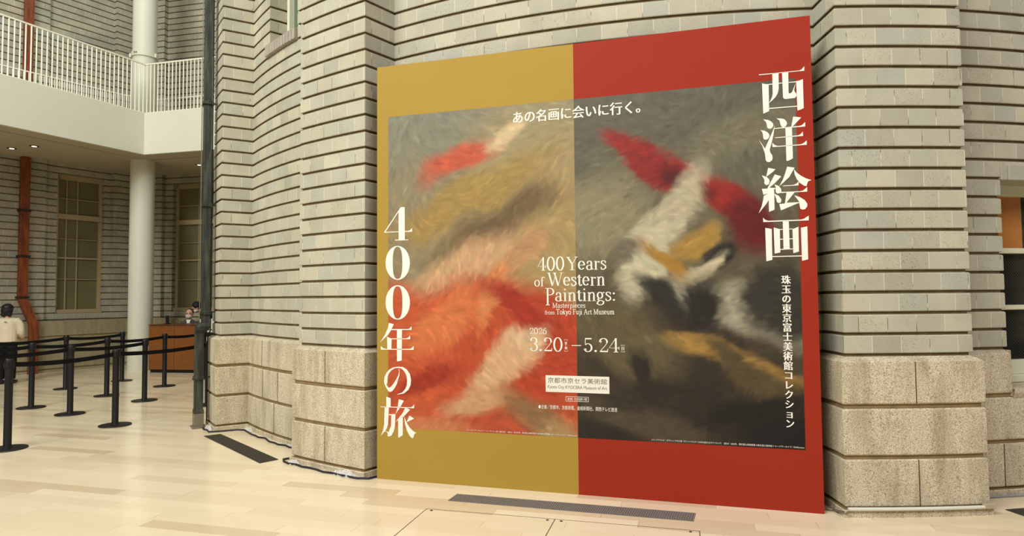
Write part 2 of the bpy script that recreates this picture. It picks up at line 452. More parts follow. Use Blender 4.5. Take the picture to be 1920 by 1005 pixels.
def sub(poly, cut0, cut1): pass
# below windows
sweep(mbL, cornerL, brick_prof(Z0, WZ0))
segA = [onL(-1.2), onL(tw0 - .25), onL(tw0 - .25, -.07), onL(tw0, -.07), onL(tw0, -.30)]
segB = [onL(tw1, -.30), onL(tw1, -.07), onL(tpil, -.07), onL(tpil, .05), onL(lenL - .05, .05), onR(.05, .05), onR(tR(304), .05), onR(tR(304), -.07), onR(tq0, -.07), onR(tq0, -.30)]
segC = [onR(tq1, -.30), onR(tq1, -.07), onR(7.0, -.07)]
for k_, sgm in enumerate((segA, segB, segC)): sweep(mbL, sgm, brick_prof(WZ0, WZ1), k_ * 5.0)
# reveal heads
sweep(mbL, cornerL, brick_prof(WZ1, 11.4))
for q in ((onL(tw0, -.07), onL(tw1, -.07), onL(tw1, -.35), onL(tw0, -.35)), (onR(tq0, -.07), onR(tq1, -.07), onR(tq1, -.35), onR(tq0, -.35))):
    mbL.quad(*[(p.x, p.y, WZ1 + .02) for p in q], 0); mbL.quad(*[(p.x, p.y, WZ0) for p in q], 0)
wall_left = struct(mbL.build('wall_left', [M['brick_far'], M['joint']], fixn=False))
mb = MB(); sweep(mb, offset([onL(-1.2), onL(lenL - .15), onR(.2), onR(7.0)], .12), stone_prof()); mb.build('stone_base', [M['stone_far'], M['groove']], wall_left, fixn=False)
def far_window(idx, on, t0, t1, dirv, muntins):
    ang = math.atan2(dirv.y, dirv.x); mb = MB(); d = -.22
    def bar(u0, u1, z0, z1, dep=.07, off=0):
        p = on((u0 + u1) / 2, d + off); mb.box((p.x, p.y, (z0 + z1) / 2), (u1 - u0, dep, z1 - z0), ang, bev=.004)
    bar(t0, t1, WZ0, WZ0 + .09, .2); bar(t0, t1, WZ1 - .10, WZ1 + .02)
    bar(t0, t0 + .07, WZ0, WZ1); bar(t1 - .07, t1, WZ0, WZ1)
    zt = WZ0 + (WZ1 - WZ0) * .70
    bar(t0, t1, zt - .06, zt + .06, .09); bar(t0, t1, zt - .98, zt - .94, .05)
    w_ = struct(mb.build('window_%d' % idx, M['frame']))
    mb = MB()
    for f in muntins:
        u = t0 + (t1 - t0) * f; p = on(u, d); mb.box((p.x, p.y, (WZ0 + WZ1) / 2), (.022, .03, WZ1 - WZ0 - .1), ang)
    for z in (zt + .42, zt - .52, zt - 1.45):
        p = on((t0 + t1) / 2, d); mb.box((p.x, p.y, z), (t1 - t0 - .1, .03, .016), ang)
    mb.build('muntins', M['frame'], w_)
    mb = MB(); A, B = on(t0, d - .03), on(t1, d - .03)
    mb.quad((A.x, A.y, WZ0), (B.x, B.y, WZ0), (B.x, B.y, WZ1), (A.x, A.y, WZ1)); mb.build('pane', M['pane_far'], w_)
far_window(3, onL, tw0, tw1, dirL, (.24, .47))
far_window(4, onR, tq0, tq1, dirR, (.5, .75))

# gallery slab: ceiling of the passage, white fascia, railing
E0, E1, E2 = V2(-11.2, 6.6), V2(-7.96, 13.76), V2(-3.6, 12.70)
SZ, ST = 4.73, 5.60
slab = [E0, E1, E2, V2(-3.6, 14.95), V2(-9.15, 16.22), V2(-9.5, 16.0), V2(-13.6, 9.4), V2(-14.2, 7.6)]
mb = MB(); mb.prism([(p.x, p.y) for p in slab][::-1], SZ, ST)
ceil = struct(mb.build('ceiling', M['soffit']))
fo = offset([E0, E1, E2], .012)
# fascia faces the hall: travel E0->E1->E2 has the hall on its right
mb = MB(); o1 = offset([E0, E1, E2], .03); o0 = offset([E0, E1, E2], -.04)
for i in range(2):
    mb.prism([(o1[i].x, o1[i].y), (o1[i+1].x, o1[i+1].y), (o0[i+1].x, o0[i+1].y), (o0[i].x, o0[i].y)], SZ - .004, ST + .03)
mb.build('fascia', M['white'], ceil)
mb = MB(); s1 = offset([E0, E1, E2], -.48); s0 = offset([E0, E1, E2], -.495)
for i in range(2): mb.quad((s1[i].x, s1[i].y, SZ - .002), (s1[i+1].x, s1[i+1].y, SZ - .002), (s0[i+1].x, s0[i+1].y, SZ - .002), (s0[i].x, s0[i].y, SZ - .002))
mb.build('soffit_seam', M['seam'], ceil)

def railing(name, label, pts, z0, z1, gap, rad, maxn):
    L = [0.0]
    for i in range(1, len(pts)): L.append(L[-1] + (pts[i] - pts[i-1]).length)
    root = empty(name, label, 'railing', (pts[0].x, pts[0].y, z0))
    inv = Vector((pts[0].x, pts[0].y, z0))
    mb = MB(); 
    for i in range(len(pts)-1):
        a, b_ = pts[i], pts[i+1]; c = (a + b_) / 2; mb.box((c.x - inv.x, c.y - inv.y, z1 - inv.z), ((b_-a).length + .03, .035, .028), math.atan2((b_-a).y, (b_-a).x), bev=.004)
    mb.build('top_rail', M['rail'], root)
    mb = MB()
    for i in range(len(pts)-1):
        a, b_ = pts[i], pts[i+1]; c = (a + b_) / 2; mb.box((c.x - inv.x, c.y - inv.y, .045), ((b_-a).length + .03, .03, .02), math.atan2((b_-a).y, (b_-a).x))
    mb.build('bottom_rail', M['rail'], root)
    proto = None; s = gap / 2; cnt = 0
    while s < L[-1] and cnt < maxn:
        i = max(j for j in range(len(L)) if L[j] <= s); i = min(i, len(pts)-2)
        p = pts[i] + (pts[i+1] - pts[i]).normalized() * (s - L[i])
        if proto is None:
            mb = MB(); mb.lathe([(rad, 0), (rad, z1 - z0)], (0, 0, 0), 8); proto = o = mb.build('baluster', M['rail'], root, smooth=True)
        else:
            o = proto.copy(); C.objects.link(o); o.parent = root
        o.location = (p.x - inv.x, p.y - inv.y, 0); s += gap; cnt += 1
    return root
e = offset([E0 + (E1 - E0) * .40, E1, E2], -.03)
railing('gallery_railing', 'white upright-bar railing along the front edge of the upper gallery', e, ST, 6.72, .093, .0125, 100)
far_pts = [onL(1.6, .30), onL(lenL - .4, .30), onR(.4, .30), onR(3.6, .30)]
railing('wall_railing', 'white railing close to the brick wall behind the gallery', far_pts, ST, 6.55, .098, .010, 99)

# column
col_ = empty('round_column', 'tall round white column rising through the gallery beside the wooden counter', 'column', (-8.38, 14.45, 0))
mb = MB(); mb.lathe([(.25, 0), (.25, 4.73)], seg=48); mb.build('shaft', M['white'], col_, smooth=True)
mb = MB(); mb.lathe([(.25, 5.6), (.25, 11.4)], seg=48); mb.build('upper_shaft', M['white'], col_, smooth=True)
mb = MB(); mb.lathe([(.25, 7.10), (.275, 7.10), (.275, 7.20), (.25, 7.20)], seg=48)
for a in (-2.85, -.2): mb.box((.285 * math.cos(a), .285 * math.sin(a), 7.15), (.06, .03, .09), a)
mb.build('pipe_collar', M['white'], col_, smooth=True)
mb = MB()
for dx in (-.075, -.03): mb.ball((dx + .0, -.272, 7.16), .018, 8, 6)
mb.build('collar_mark', plain('grey_mark', S(110, 110, 100)), col_)

# recessed downlights in the soffit
dl0 = None
for x, y, lab in ((-10.29, 13.07, 'leftmost of the small round recessed downlights under the gallery'), (-9.70, 12.90, 'middle one of the small recessed downlights under the gallery'), (-7.30, 14.86, 'recessed downlight under the gallery between the column and the downpipe')):
    if dl0 is None:
        dl0 = empty('recessed_downlight', lab, 'light', (x, y, SZ), 0, 'recessed downlights')
        mb = MB(); mb.lathe([(.085, -.006), (.085, 0.0)], seg=24); mb.build('trim_ring', M['seam'], dl0)
        mb = MB(); mb.lathe([(.045, -.012), (.045, -.006)], seg=24)
        k = N('lit_lamp'); k.b.inputs['Emission Color'].default_value = (1, .9, .7, 1); k.b.inputs['Emission Strength'].default_value = 1.6; k.col((1, .95, .85, 1))
        mb.build('lamp_lens', k.m, dl0)
    else:
        r = dl0.copy(); C.objects.link(r); r.location = (x, y, SZ); r['label'] = lab
        for ch in dl0.children: c = ch.copy(); C.objects.link(c); c.parent = r

# orange box downpipe on the far wall
top_ = empty('orange_downpipe', 'orange-brown square downpipe on the far brick wall, kinked near the floor', 'downpipe', (0, 0, 0))
tp = tL(39); angL = math.atan2(dirL.y, dirL.x)
pA = onL(tp, .08); pB = onL(tp + .18, .20)
mb = MB(); mb.box((pA.x, pA.y, (4.72 + 1.62) / 2), (.17, .10, 3.1), angL, bev=.008); mb.build('pipe', M['orange'], top_)
mb = MB(); mb.box((pA.x, pA.y, 8.5), (.17, .10, 5.8), angL, bev=.008); mb.build('upper_pipe', M['orange'], top_)
mb = MB(); mb.box((pB.x, pB.y, .54), (.17, .11, 1.08), angL, bev=.008); mb.build('lower_pipe', M['orange'], top_)
mb = MB()
u = Vector((dirL.x, dirL.y, 0)) * .085; n_ = Vector((nL.x, nL.y, 0)) * .052
a3 = Vector((pA.x, pA.y, 1.63)); b3 = Vector((pB.x, pB.y, 1.06))
ca = [a3 - u - n_, a3 + u - n_, a3 + u + n_, a3 - u + n_]; cb = [b3 - u - n_, b3 + u - n_, b3 + u + n_, b3 - u + n_]
for i in range(4): mb.quad(ca[i], ca[(i+1) % 4], cb[(i+1) % 4], cb[i])
mb.quad(*ca); mb.quad(*cb[::-1]); mb.build('elbow', M['orange'], top_)
for z in (1.66, 2.55, 3.55, 6.35):
    mb = MB(); mb.box((pA.x, pA.y, z), (.22, .14, .045), angL); mb.build('pipe_bracket', plain('dark_bracket', S(48, 28, 18)) if 'dark_bracket' not in bpy.data.materials else bpy.data.materials['dark_bracket'], top_)

# copper downpipe beside the drum
dpx, dpy = -3.92, 8.03
dp = empty('copper_downpipe', 'tall green-black copper downpipe at the left corner of the brick building', 'downpipe', (dpx, dpy, 0))
ra = math.radians(-56)
mb = MB(); mb.box((0, 0, .095), (.135, .11, .19), ra, bev=.004); mb.box((0, 0, .012), (.19, .15, .022), ra); mb.build('steel_shoe', M['steel'], dp)
mb = MB(); mb.box((0, 0, .69), (.118, .095, 1.02), ra, bev=.005); mb.box((0, 0, .20), (.135, .112, .05), ra, bev=.004); mb.build('lower_pipe', M['copper'], dp)
mb = MB()
def ring(cx, cy, z, hx, hy): 
    R = Matrix.Rotation(ra, 3, 'Z'); return [Vector((cx, cy, z)) + R @ Vector((sx * hx, sy * hy, 0)) for sx, sy in ((-1, -1), (1, -1), (1, 1), (-1, 1))]
rings = [ring(0, 0, 1.17, .06, .05), ring(.03, 0, 1.21, .085, .07), ring(.045, .0, 1.255, .10, .075), ring(.06, 0, 1.285, .075, .06), ring(.075, 0, 1.30, .058, .05)]
for q in range(4):
    for i in range(4): mb.quad(rings[q][i], rings[q][(i+1) % 4], rings[q+1][(i+1) % 4], rings[q+1][i])
mb.build('hopper', M['copper'], dp)
mb = MB(); mb.box((.075, 0, 6.35), (.105, .09, 10.12), ra, bev=.005); mb.build('upper_pipe', M['copper'], dp)
mb = MB(); mb.tube([(.03, -.055, 1.3), (.03, -.055, 11.3)], .006, 6); mb.build('pipe_seam', M['steel'], dp)
for z, dx in ((.62, 0), (1.43, .07), (2.78, .075), (4.08, .075)):
    mb = MB(); mb.box((dx, 0, z), (.135, .115, .035), ra, bev=.004); mb.box((dx, 0, z - .022), (.15, .13, .012), ra); mb.box((dx + .09, .05, z), (.14, .02, .02), math.radians(20)); mb.build('pipe_bracket', M['copper'], dp)
# black conductor cable beside it
mb = MB(); q = P(-57.0, RP + .012); mb.tube([(q.x, q.y, z) for z in (.02, .5, 1.1)] + [(P(-57.0, RP - .02).x, P(-57.0, RP - .02).y, z) for z in (1.2, 5, 11.3)], .008, 8)
tag(mb.build('conductor_cable', M['black'], smooth=True), 'thin black cable running straight up the left corner of the brick building', 'cable')

# ------------------------------------------------------------------ billboard
BW, BH, BT = 3.60, 3.68, .06
bb = empty('exhibition_billboard', 'huge square exhibition billboard, ochre left half and red right half, standing before the brick wall', 'billboard', (-1.207, 5.72, 0), -.284)
bb['label'] = 'huge square exhibition billboard, ochre left half and red right half, before the brick wall'
def board_box(name, mat, u0, u1, v0, v1, y0, y1, parent=bb):
    mb = MB(); mb.box(((u0+u1)/2, (y0+y1)/2, (v0+v1)/2), (u1-u0, abs(y1-y0), v1-v0)); return mb.build(name, mat, parent)
board_box('backing_panel', M['board_edge'], 0, BW, 0.0, BH, .004, BT)
board_box('ochre_field', M['ochre'], 0, BW / 2, 0.0, BH, 0, .004)
board_box('red_field', M['red'], BW / 2, BW, 0.0, BH, 0, .004)
mb = MB()
for u in (.5, 1.8, 3.1):
    mb.box((u, .085, .03), (.05, .05, .06)); mb.box((u, .075, 1.2), (.04, .03, 2.4))
mb.build('rear_stay', M['steel'], bb)

# generic painterly colour fields standing where the two pictures are
def value_noise(h, w, fy, fx, rs):
    g = rs.rand(int(fy) + 3, int(fx) + 3); y = np.linspace(0, fy, h); x = np.linspace(0, fx, w)
    yi, xi = y.astype(int), x.astype(int); ty, tx = y - yi, x - xi; ty = ty*ty*(3-2*ty); tx = tx*tx*(3-2*tx)
    a = g[yi][:, xi]; b_ = g[yi][:, xi+1]; c = g[yi+1][:, xi]; d = g[yi+1][:, xi+1]
    return (a*(1-tx)+b_*tx)*(1-ty)[:, None] + (c*(1-tx)+d*tx)*ty[:, None]
def lin(c): return np.array(S(*c)[:3])
def painting(name, u0, u1, v0, v1, masses, base_cols, seed, nstroke, slen):
    rs = np.random.RandomState(seed); res = .0062
    w_, h_ = int((u1-u0)/res), int((v1-v0)/res)
    X, Y = np.meshgrid(np.linspace(0, 1, w_), np.linspace(0, 1, h_))   # Y down from the top
    asp = (v1-v0)/(u1-u0)
    wx = (value_noise(h_, w_, 7, 5, rs)-.5)*.09 + (value_noise(h_, w_, 22, 15, rs)-.5)*.03; wy = (value_noise(h_, w_, 7, 5, rs)-.5)*.07
    Xw, Yw = X+wx, Y+wy
    n1 = value_noise(h_, w_, 5, 3, rs)*.6 + value_noise(h_, w_, 16, 10, rs)*.4
    img = np.zeros((h_, w_, 3))
    t = np.clip(Yw + (n1-.5)*.5, 0, .999)*(len(base_cols)-1); i0 = t.astype(int); f = (t-i0)[..., None]
    bc = np.array([lin(c) for c in base_cols] + [lin(base_cols[-1])]); img = bc[i0]*(1-f)+bc[i0+1]*f
    for cx, cy, rx, ry, ang, c, soft in masses:
        a = math.radians(ang); dx, dy = Xw-cx, (Yw-cy)*asp
        p = dx*math.cos(a)+dy*math.sin(a); q = -dx*math.sin(a)+dy*math.cos(a)
        d = np.sqrt((p/rx)**2+(q/ry)**2); k_ = np.clip((1-d)/soft+.5, 0, 1)[..., None]; k_ = k_*k_*(3-2*k_)
        img = img*(1-k_)+lin(c)*k_
    th = (value_noise(h_, w_, 4, 3, rs)*2.2 + value_noise(h_, w_, 9, 6, rs)*.8)*PI*.62
    out = img.copy()
    for _ in range(nstroke):
        x, y = rs.randint(0, w_), rs.randint(0, h_); L = rs.uniform(.4, 1)*slen; W_ = rs.uniform(1.0, 3.2); a = th[y, x]+rs.normal()*.15
        R = int(L)+2; xa, xb, ya, yb = max(0, x-R), min(w_, x+R), max(0, y-R), min(h_, y+R)
        gx, gy = np.meshgrid(np.arange(xa, xb)-x, np.arange(ya, yb)-y)
        bend = rs.normal()*.008
        p = gx*math.cos(a)+gy*math.sin(a); q = -gx*math.sin(a)+gy*math.cos(a)+bend*p*p
        m_ = np.exp(-(p/(L*.6))**4)*np.exp(-(q/W_)**2)*rs.uniform(.35, .85)
        c = img[y, x]*np.exp(rs.normal()*.16)*(1+rs.normal(size=3)*.04)
        out[ya:yb, xa:xb] = out[ya:yb, xa:xb]*(1-m_[..., None])+c*m_[..., None]
    weave = 1+.03*np.sin(np.arange(w_)*2.1)[None, :, None]*np.sin(np.arange(h_)*2.3)[:, None, None]
    out = np.clip(out*weave*.70, 0, 1)
    xs = np.linspace(u0, u1, w_); zs = np.linspace(v1, v0, h_)
    co = np.zeros((h_, w_, 3)); co[..., 0] = xs[None, :]; co[..., 2] = zs[:, None]; co[..., 1] = -.0006
    idx = np.arange(h_*w_).reshape(h_, w_)
    fc = np.stack([idx[1:, :-1], idx[1:, 1:], idx[:-1, 1:], idx[:-1, :-1]], -1).reshape(-1, 4)
    me = bpy.data.meshes.new(name); me.vertices.add(h_*w_); me.vertices.foreach_set('co', co.ravel())
    nf = len(fc); me.loops.add(nf*4); me.loops.foreach_set('vertex_index', fc.ravel().astype(np.int32))
    me.polygons.add(nf); me.polygons.foreach_set('loop_start', np.arange(0, nf*4, 4, dtype=np.int32)); me.polygons.foreach_set('loop_total', np.full(nf, 4, dtype=np.int32))
    me.update(calc_edges=True)
    ca_ = me.color_attributes.new('Paint', 'FLOAT_COLOR', 'POINT'); rgba = np.ones((h_*w_, 4), dtype=np.float32); rgba[:, :3] = out.reshape(-1, 3); ca_.data.foreach_set('color', rgba.ravel())
    k = N('printed_' + name, .55, .3); at = k.n('ShaderNodeAttribute'); at.attribute_name = 'Paint'; k.l(at.outputs['Color'], k.b.inputs['Base Color'])
    me.materials.append(k.m); o = bpy.data.objects.new(name, me); C.objects.link(o); o.parent = bb; return o
PL = [  # warm abstract: grey-tan ground, ochre sweep, broad orange-red drifts
    (.20, .10, .40, .26, 10, (138, 136, 112), .9), (.80, .12, .40, .24, -10, (168, 152, 108), .9), (.85, .40, .30, .36, 0, (178, 152, 98), .9),
    (.10, .42, .22, .40, 0, (152, 138, 104), .9),
    (.46, .27, .46, .10, -24, (172, 142, 76), .9), (.60, .36, .34, .09, -24, (118, 96, 62), 1.0), (.40, .16, .22, .06, -24, (206, 92, 58), .8), (.66, .08, .14, .04, -30, (224, 196, 150), .8),
    (.42, .50, .30, .12, -30, (216, 172, 126), .9), (.72, .46, .16, .07, -30, (196, 150, 102), .9),
    (.45, .84, .62, .50, -6, (198, 82, 44), .35), (.12, .78, .22, .38, 8, (206, 92, 52), .5), (.86, .72, .22, .24, -10, (190, 70, 38), .5),
    (.30, .66, .24, .09, -38, (222, 124, 70), .9), (.55, .58, .05, .18, 20, (226, 140, 84), .9), (.70, .62, .24, .06, 30, (172, 52, 30), .9), (.20, .84, .20, .05, -30, (170, 54, 32), .9),
    (.62, .78, .26, .07, -34, (224, 178, 132), .8), (.48, .90, .18, .07, -20, (214, 164, 118), .9), (.74, .70, .12, .05, -20, (228, 190, 146), .9),
    (.80, .95, .22, .10, 40, (150, 112, 72), .9), (.62, 1.0, .12, .12, 60, (196, 86, 54), .9), (.92, .99, .12, .08, 0, (184, 150, 100), .9), (.20, 1.0, .26, .07, 0, (206, 128, 84), .9)]
painting('warm_picture_print', .110, 1.80, .452, 3.215, PL, [(142, 138, 112), (160, 146, 108), (176, 150, 98), (190, 110, 66), (196, 120, 70)], 3, 5200, 15)
PR_ = [  # cool abstract: grey-olive ground, cream drifts, red sweep, dark earth
    (.12, .35, .26, .20, -30, (150, 140, 106), .8), (.55, .08, .7, .14, 6, (104, 100, 82), .9), (.82, .14, .3, .10, -20, (122, 116, 90), .9),
    (.34, .20, .26, .055, 34, (150, 40, 30), .5), (.66, .30, .30, .06, 38, (156, 42, 30), .5), (.80, .40, .14, .10, 60, (104, 26, 22), .8), (.52, .26, .14, .05, 30, (92, 24, 20), .8),
    (.44, .36, .30, .08, -52, (196, 184, 150), .6), (.34, .50, .24, .10, -60, (206, 196, 162), .6), (.26, .46, .10, .05, -40, (120, 110, 88), .8), (.56, .42, .12, .05, -50, (178, 140, 66), .7),
    (.48, .52, .20, .05, 50, (176, 132, 52), .7), (.66, .46, .08, .05, 10, (38, 34, 34), .7), (.60, .50, .10, .035, -40, (214, 200, 160), .7),
    (.74, .62, .30, .12, 14, (176, 168, 140), .6), (.60, .62, .10, .18, 10, (42, 38, 32), .8), (.92, .60, .14, .16, 30, (58, 54, 44), .7), (.40, .62, .16, .06, 40, (48, 44, 36), .8),
    (.64, .76, .32, .045, 10, (184, 142, 70), .7), (.80, .80, .24, .06, 24, (92, 76, 48), .8), (.22, .72, .30, .12, 30, (104, 92, 62), .8), (.10, .86, .26, .10, 20, (72, 62, 46), .8),
    (.60, .92, .5, .10, 14, (52, 44, 34), .8), (.80, .88, .24, .05, -20, (34, 30, 26), .8), (.32, .94, .26, .06, 10, (84, 72, 54), .8), (.95, .96, .22, .12, 0, (28, 25, 22), .8), (.30, .80, .10, .05, 60, (46, 40, 32), .8)]
painting('cool_picture_print', 1.80, 3.486, .452, 3.215, PR_, [(96, 94, 80), (108, 102, 80), (112, 104, 78), (92, 82, 60), (60, 50, 38), (44, 38, 30)], 9, 5200, 14)

# ------------------------------------------------------------------ lettering
LY = -.0022
Hm = np.array([[0.006670059000744586, 1.562522210535242e-05, -4.7240736280341675], [0.0004713688888296412, -0.005920052353897702, 4.978912477038638], [0.00032751473702009154, 5.5233959358489817e-05, 1.0]])
def lp(x, y):   # measured glyph corner -> position on the board in metres
    q = Hm @ np.array([x, y, 1.0]); return (q[0]/q[2], q[1]/q[2])
def smooth_closed(pts, n=4):
    return pts
def glyph(name, polys, ox, oy, s, mat=None, parent=bb):
    mb = MB()
    for pl in polys:
        q = [lp(ox + x/s, oy + y/s) for x, y in pl]
        A = sum(q[i][0]*q[(i+1) % len(q)][1]-q[(i+1) % len(q)][0]*q[i][1] for i in range(len(q)))
        if A < 0: q = q[::-1]
        mb.poly([(u, LY, v) for u, v in q])
    return mb.build(name, mat or M['letter'], parent, fixn=False)
def ell(cx, cy, rx, ry, a0=0, a1=360, n=28): return [(cx+rx*math.cos(math.radians(a0+(a1-a0)*i/n)), cy+ry*math.sin(math.radians(a0+(a1-a0)*i/n))) for i in range(n+1)]
s_ = 10.05
G = {}
G['nishi'] = ([[(120,205),(880,130),(925,110),(960,65),(974,50),(975,135),(880,142),(122,220)],
  [(180,370),(245,385),(305,385),(315,890),(205,940)], [(300,385),(380,375),(380,392),(300,402)], [(490,362),(560,357),(560,372),(490,378)], [(675,348),(830,332),(830,350),(675,360)],
  [(372,180),(490,172),(494,470),(478,550),(440,620),(380,685),(315,740),(345,680),(372,620),(382,560)],
  [(555,165),(672,155),(680,552),(700,560),(728,552),(750,525),(815,360),(786,480),(790,520),(830,570),(830,610),(800,645),(620,665),(590,655),(576,630)],
  [(822,330),(880,318),(948,292),(966,835),(925,855),(848,882)], [(315,832),(845,790),(845,806),(315,850)]], 1410, 120)
G['umi'] = ([[(200,142),(290,150),(345,175),(385,210),(397,250),(385,285),(355,312),(320,318),(290,305),(275,270),(268,220),(245,175)],
  [(155,343),(235,355),(290,385),(320,425),(322,460),(300,505),(260,524),(225,518),(205,490),(200,420),(185,375)],
  [(122,524),(180,600),(240,690),(405,310),(422,240),(412,330),(400,420),(370,560),(328,710),(340,760),(375,810),(385,860),(372,910),(330,942),(285,940),(258,915),(250,870),(236,770),(190,640)],
  [(452,122),(560,125),(610,145),(645,185),(652,220),(642,255),(610,285),(570,290),(545,275),(530,235),(512,165)],
  [(768,88),(920,105),(765,268),(732,275)], [(415,305),(880,265),(930,250),(970,215),(995,190),(995,275),(415,320)],
  [(425,480),(860,440),(905,420),(950,370),(956,452),(428,492)], [(375,580),(420,620),(480,640),(900,610),(960,590),(1025,535),(1025,618),(382,662)],
  [(622,290),(745,285),(766,870),(720,900),(655,925),(643,910)]], 1410, 210)
G['e'] = ([[(300,95),(440,122),(380,180),(265,265)], [(180,235),(270,265),(320,310),(330,355),(315,400),(280,420),(245,412),(228,380),(232,320)],
  [(425,218),(550,255),(440,370),(325,470),(440,472),(440,492),(412,498),(416,560),(424,880),(380,900),(320,922),(312,700),(270,770),(190,870),(125,950),(180,820),(208,700),(218,625),(300,570),(215,605),(182,490),(285,485),(360,340)],
  [(420,405),(500,435),(545,490),(552,540),(530,570),(480,578),(450,560),(442,520),(448,470)], [(412,578),(500,620),(548,680),(552,720),(530,755),(490,755),(465,735),(458,680)],
  [(658,72),(798,92),(700,265),(600,360),(512,440),(580,310),(620,200)], [(785,120),(840,185),(920,245),(1020,295),(1118,325),(1060,345),(1040,380),(1025,440),(980,432),(900,380),(840,310),(800,220)],
  [(582,430),(780,415),(825,395),(875,350),(876,425),(582,442)], [(530,548),(900,535),(960,520),(1035,455),(1038,542),(530,568)],
  [(648,560),(800,555),(645,750),(885,740),(885,752),(545,895),(512,775),(618,765)], [(795,612),(900,645),(990,700),(1040,770),(1038,820),(1000,870),(950,880),(910,865),(895,800),(880,720)]], 1410, 305)
G['ga'] = ([[(205,75),(240,110),(300,135),(920,112),(980,95),(1068,38),(1068,128),(212,160)], [(578,140),(692,135),(712,662),(595,665)],
  [(248,268),(372,288),(385,870),(272,898)], [(408,262),(524,292),(535,730),(428,752)], [(762,290),(820,270),(875,245),(886,715),(780,745)], [(920,265),(1042,240),(1060,860),(945,888)],
  [(520,293),(582,290),(582,305),(520,308)], [(694,285),(764,282),(764,296),(694,299)], [(525,475),(590,472),(590,487),(525,490)], [(700,468),(768,465),(768,480),(700,483)], [(530,665),(776,655),(776,670),(530,682)],
  [(380,800),(942,786),(942,804),(380,816)]], 1410, 400)
G['four'] = ([[(520,80),(595,80),(597,690),(480,690),(480,170)], [(520,80),(500,140),(235,545),(480,535),(480,550),(212,562),(208,548)], [(597,530),(660,526),(690,515),(735,470),(735,542),(597,545)], [(410,692),(668,687),(655,700),(412,710)]], 700, 380)
def zero(cx, cy, rx, ry, ix, iy):
    o = ell(cx, cy, rx, ry, -90, 270, 40); i = ell(cx, cy, ix, iy, -90, 270, 40); return o, i
G['nen'] = ([[(292,145),(388,172),(345,262),(660,262),(685,250),(720,210),(720,278),(335,282),(280,370),(125,520),(220,370),(280,230)], [(258,408),(345,445),(340,640),(262,640)], [(340,438),(620,440),(655,425),(695,382),(695,454),(340,455)],
  [(445,280),(540,278),(535,855),(455,875),(445,860)], [(142,580),(190,625),(240,636),(690,636),(720,622),(762,582),(760,655),(142,652)]], 700, 590)
G['tabi'] = ([[(242,78),(325,110),(325,270),(700,283),(730,270),(768,228),(768,300),(320,285),(135,278),(132,262),(242,272)], [(210,285),(292,285),(275,600),(250,680),(222,730),(255,735),(285,755),(330,630),(335,430),(290,430),(290,412),(415,410),(405,640),(385,730),(340,815),(290,835),(262,825),(270,780),(240,735),(205,745),(135,825),(180,720),(200,600)],
  [(478,130),(575,155),(500,290),(415,410),(455,290)], [(600,288),(692,325),(560,470),(560,460),(412,558),(480,480),(550,390)], [(465,520),(555,450),(553,810),(475,858),(465,845)], [(680,438),(768,495),(620,568)],
  [(578,450),(620,560),(680,660),(760,740),(818,770),(775,780),(755,850),(730,868),(680,820),(630,720),(595,600)]], 700, 735)
heads = {}
for nm, key in (('kanji_west', 'nishi'), ('kanji_ocean', 'umi'), ('kanji_picture', 'e'), ('kanji_drawing', 'ga'), ('numeral_four', 'four'), ('kanji_year', 'nen'), ('kanji_journey', 'tabi')):
    pl, ox, oy = G[key]; glyph(nm, pl, ox, oy, s_)
def ring_poly(name, outer, inner, ox, oy, s):
    mb = MB(); k = len(outer)
    A = [lp(ox+x/s, oy+y/s) for x, y in outer]; B = [lp(ox+x/s, oy+y/s) for x, y in inner]
    for i in range(k-1): mb.quad((A[i][0], LY, A[i][1]), (A[i+1][0], LY, A[i+1][1]), (B[i+1][0], LY, B[i+1][1]), (B[i][0], LY, B[i][1]))
    return mb.build(name, M['letter'], bb, fixn=False)
def sup(cx, cy, rx, ry, p, n=48): 
    r = []
    for i in range(n+1):
        t = 2*PI*i/n; c, s2 = math.cos(t), math.sin(t); r.append((cx+rx*abs(c)**(2/p)*(1 if c > 0 else -1), cy+ry*abs(s2)**(2/p)*(1 if s2 > 0 else -1)))
    return r
ring_poly('numeral_zero', sup(308, 283, 153, 213, 2.0), sup(306, 283, 60, 202, 2.6), 700, 450, 6.7)
ring_poly('numeral_zero', sup(308, 779, 153, 216, 2.0), sup(306, 779, 60, 203, 2.6), 700, 450, 6.7)
def strip(name, pts, ox, oy, s):
    """pts: left x,y,right x,y pairs"""
    mb = MB()
    for a, b_ in zip(pts[:-1], pts[1:]):
        q = [lp(ox+a[0]/s, oy+a[1]/s), lp(ox+b_[0]/s, oy+b_[1]/s), lp(ox+b_[2]/s, oy+b_[3]/s), lp(ox+a[2]/s, oy+a[3]/s)]
        mb.poly([(u, LY, v) for u, v in q])
    return mb.build(name, M['letter'], bb, fixn=False)
strip('kana_no', [(530,225,540,235),(538,300,548,310),(520,370,542,380),(480,450,515,460),(420,545,490,555),(370,605,440,645),(335,625,395,700),(310,622,345,717),(295,600,310,700),(275,570,285,655),(290,520,240,575),(292,460,222,500),(300,390,232,410),(325,330,265,330),(375,265,330,250),(450,220,410,205),(535,212,520,187),(600,235,620,195),(650,290,700,245),(690,370,765,340),(706,470,790,460),(700,570,780,570),(670,650,735,670),(600,730,640,750),(495,765,500,772)], 700, 670, 11.17)

# --- skeleton serif face for the Latin lines
def A_(cx, cy, rx, ry, a0, a1, n=14): return [(cx+rx*math.cos(math.radians(a0+(a1-a0)*i/n)), cy+ry*math.sin(math.radians(a0+(a1-a0)*i/n))) for i in range(n+1)]
TH, TK = .044, .125
XH = .66
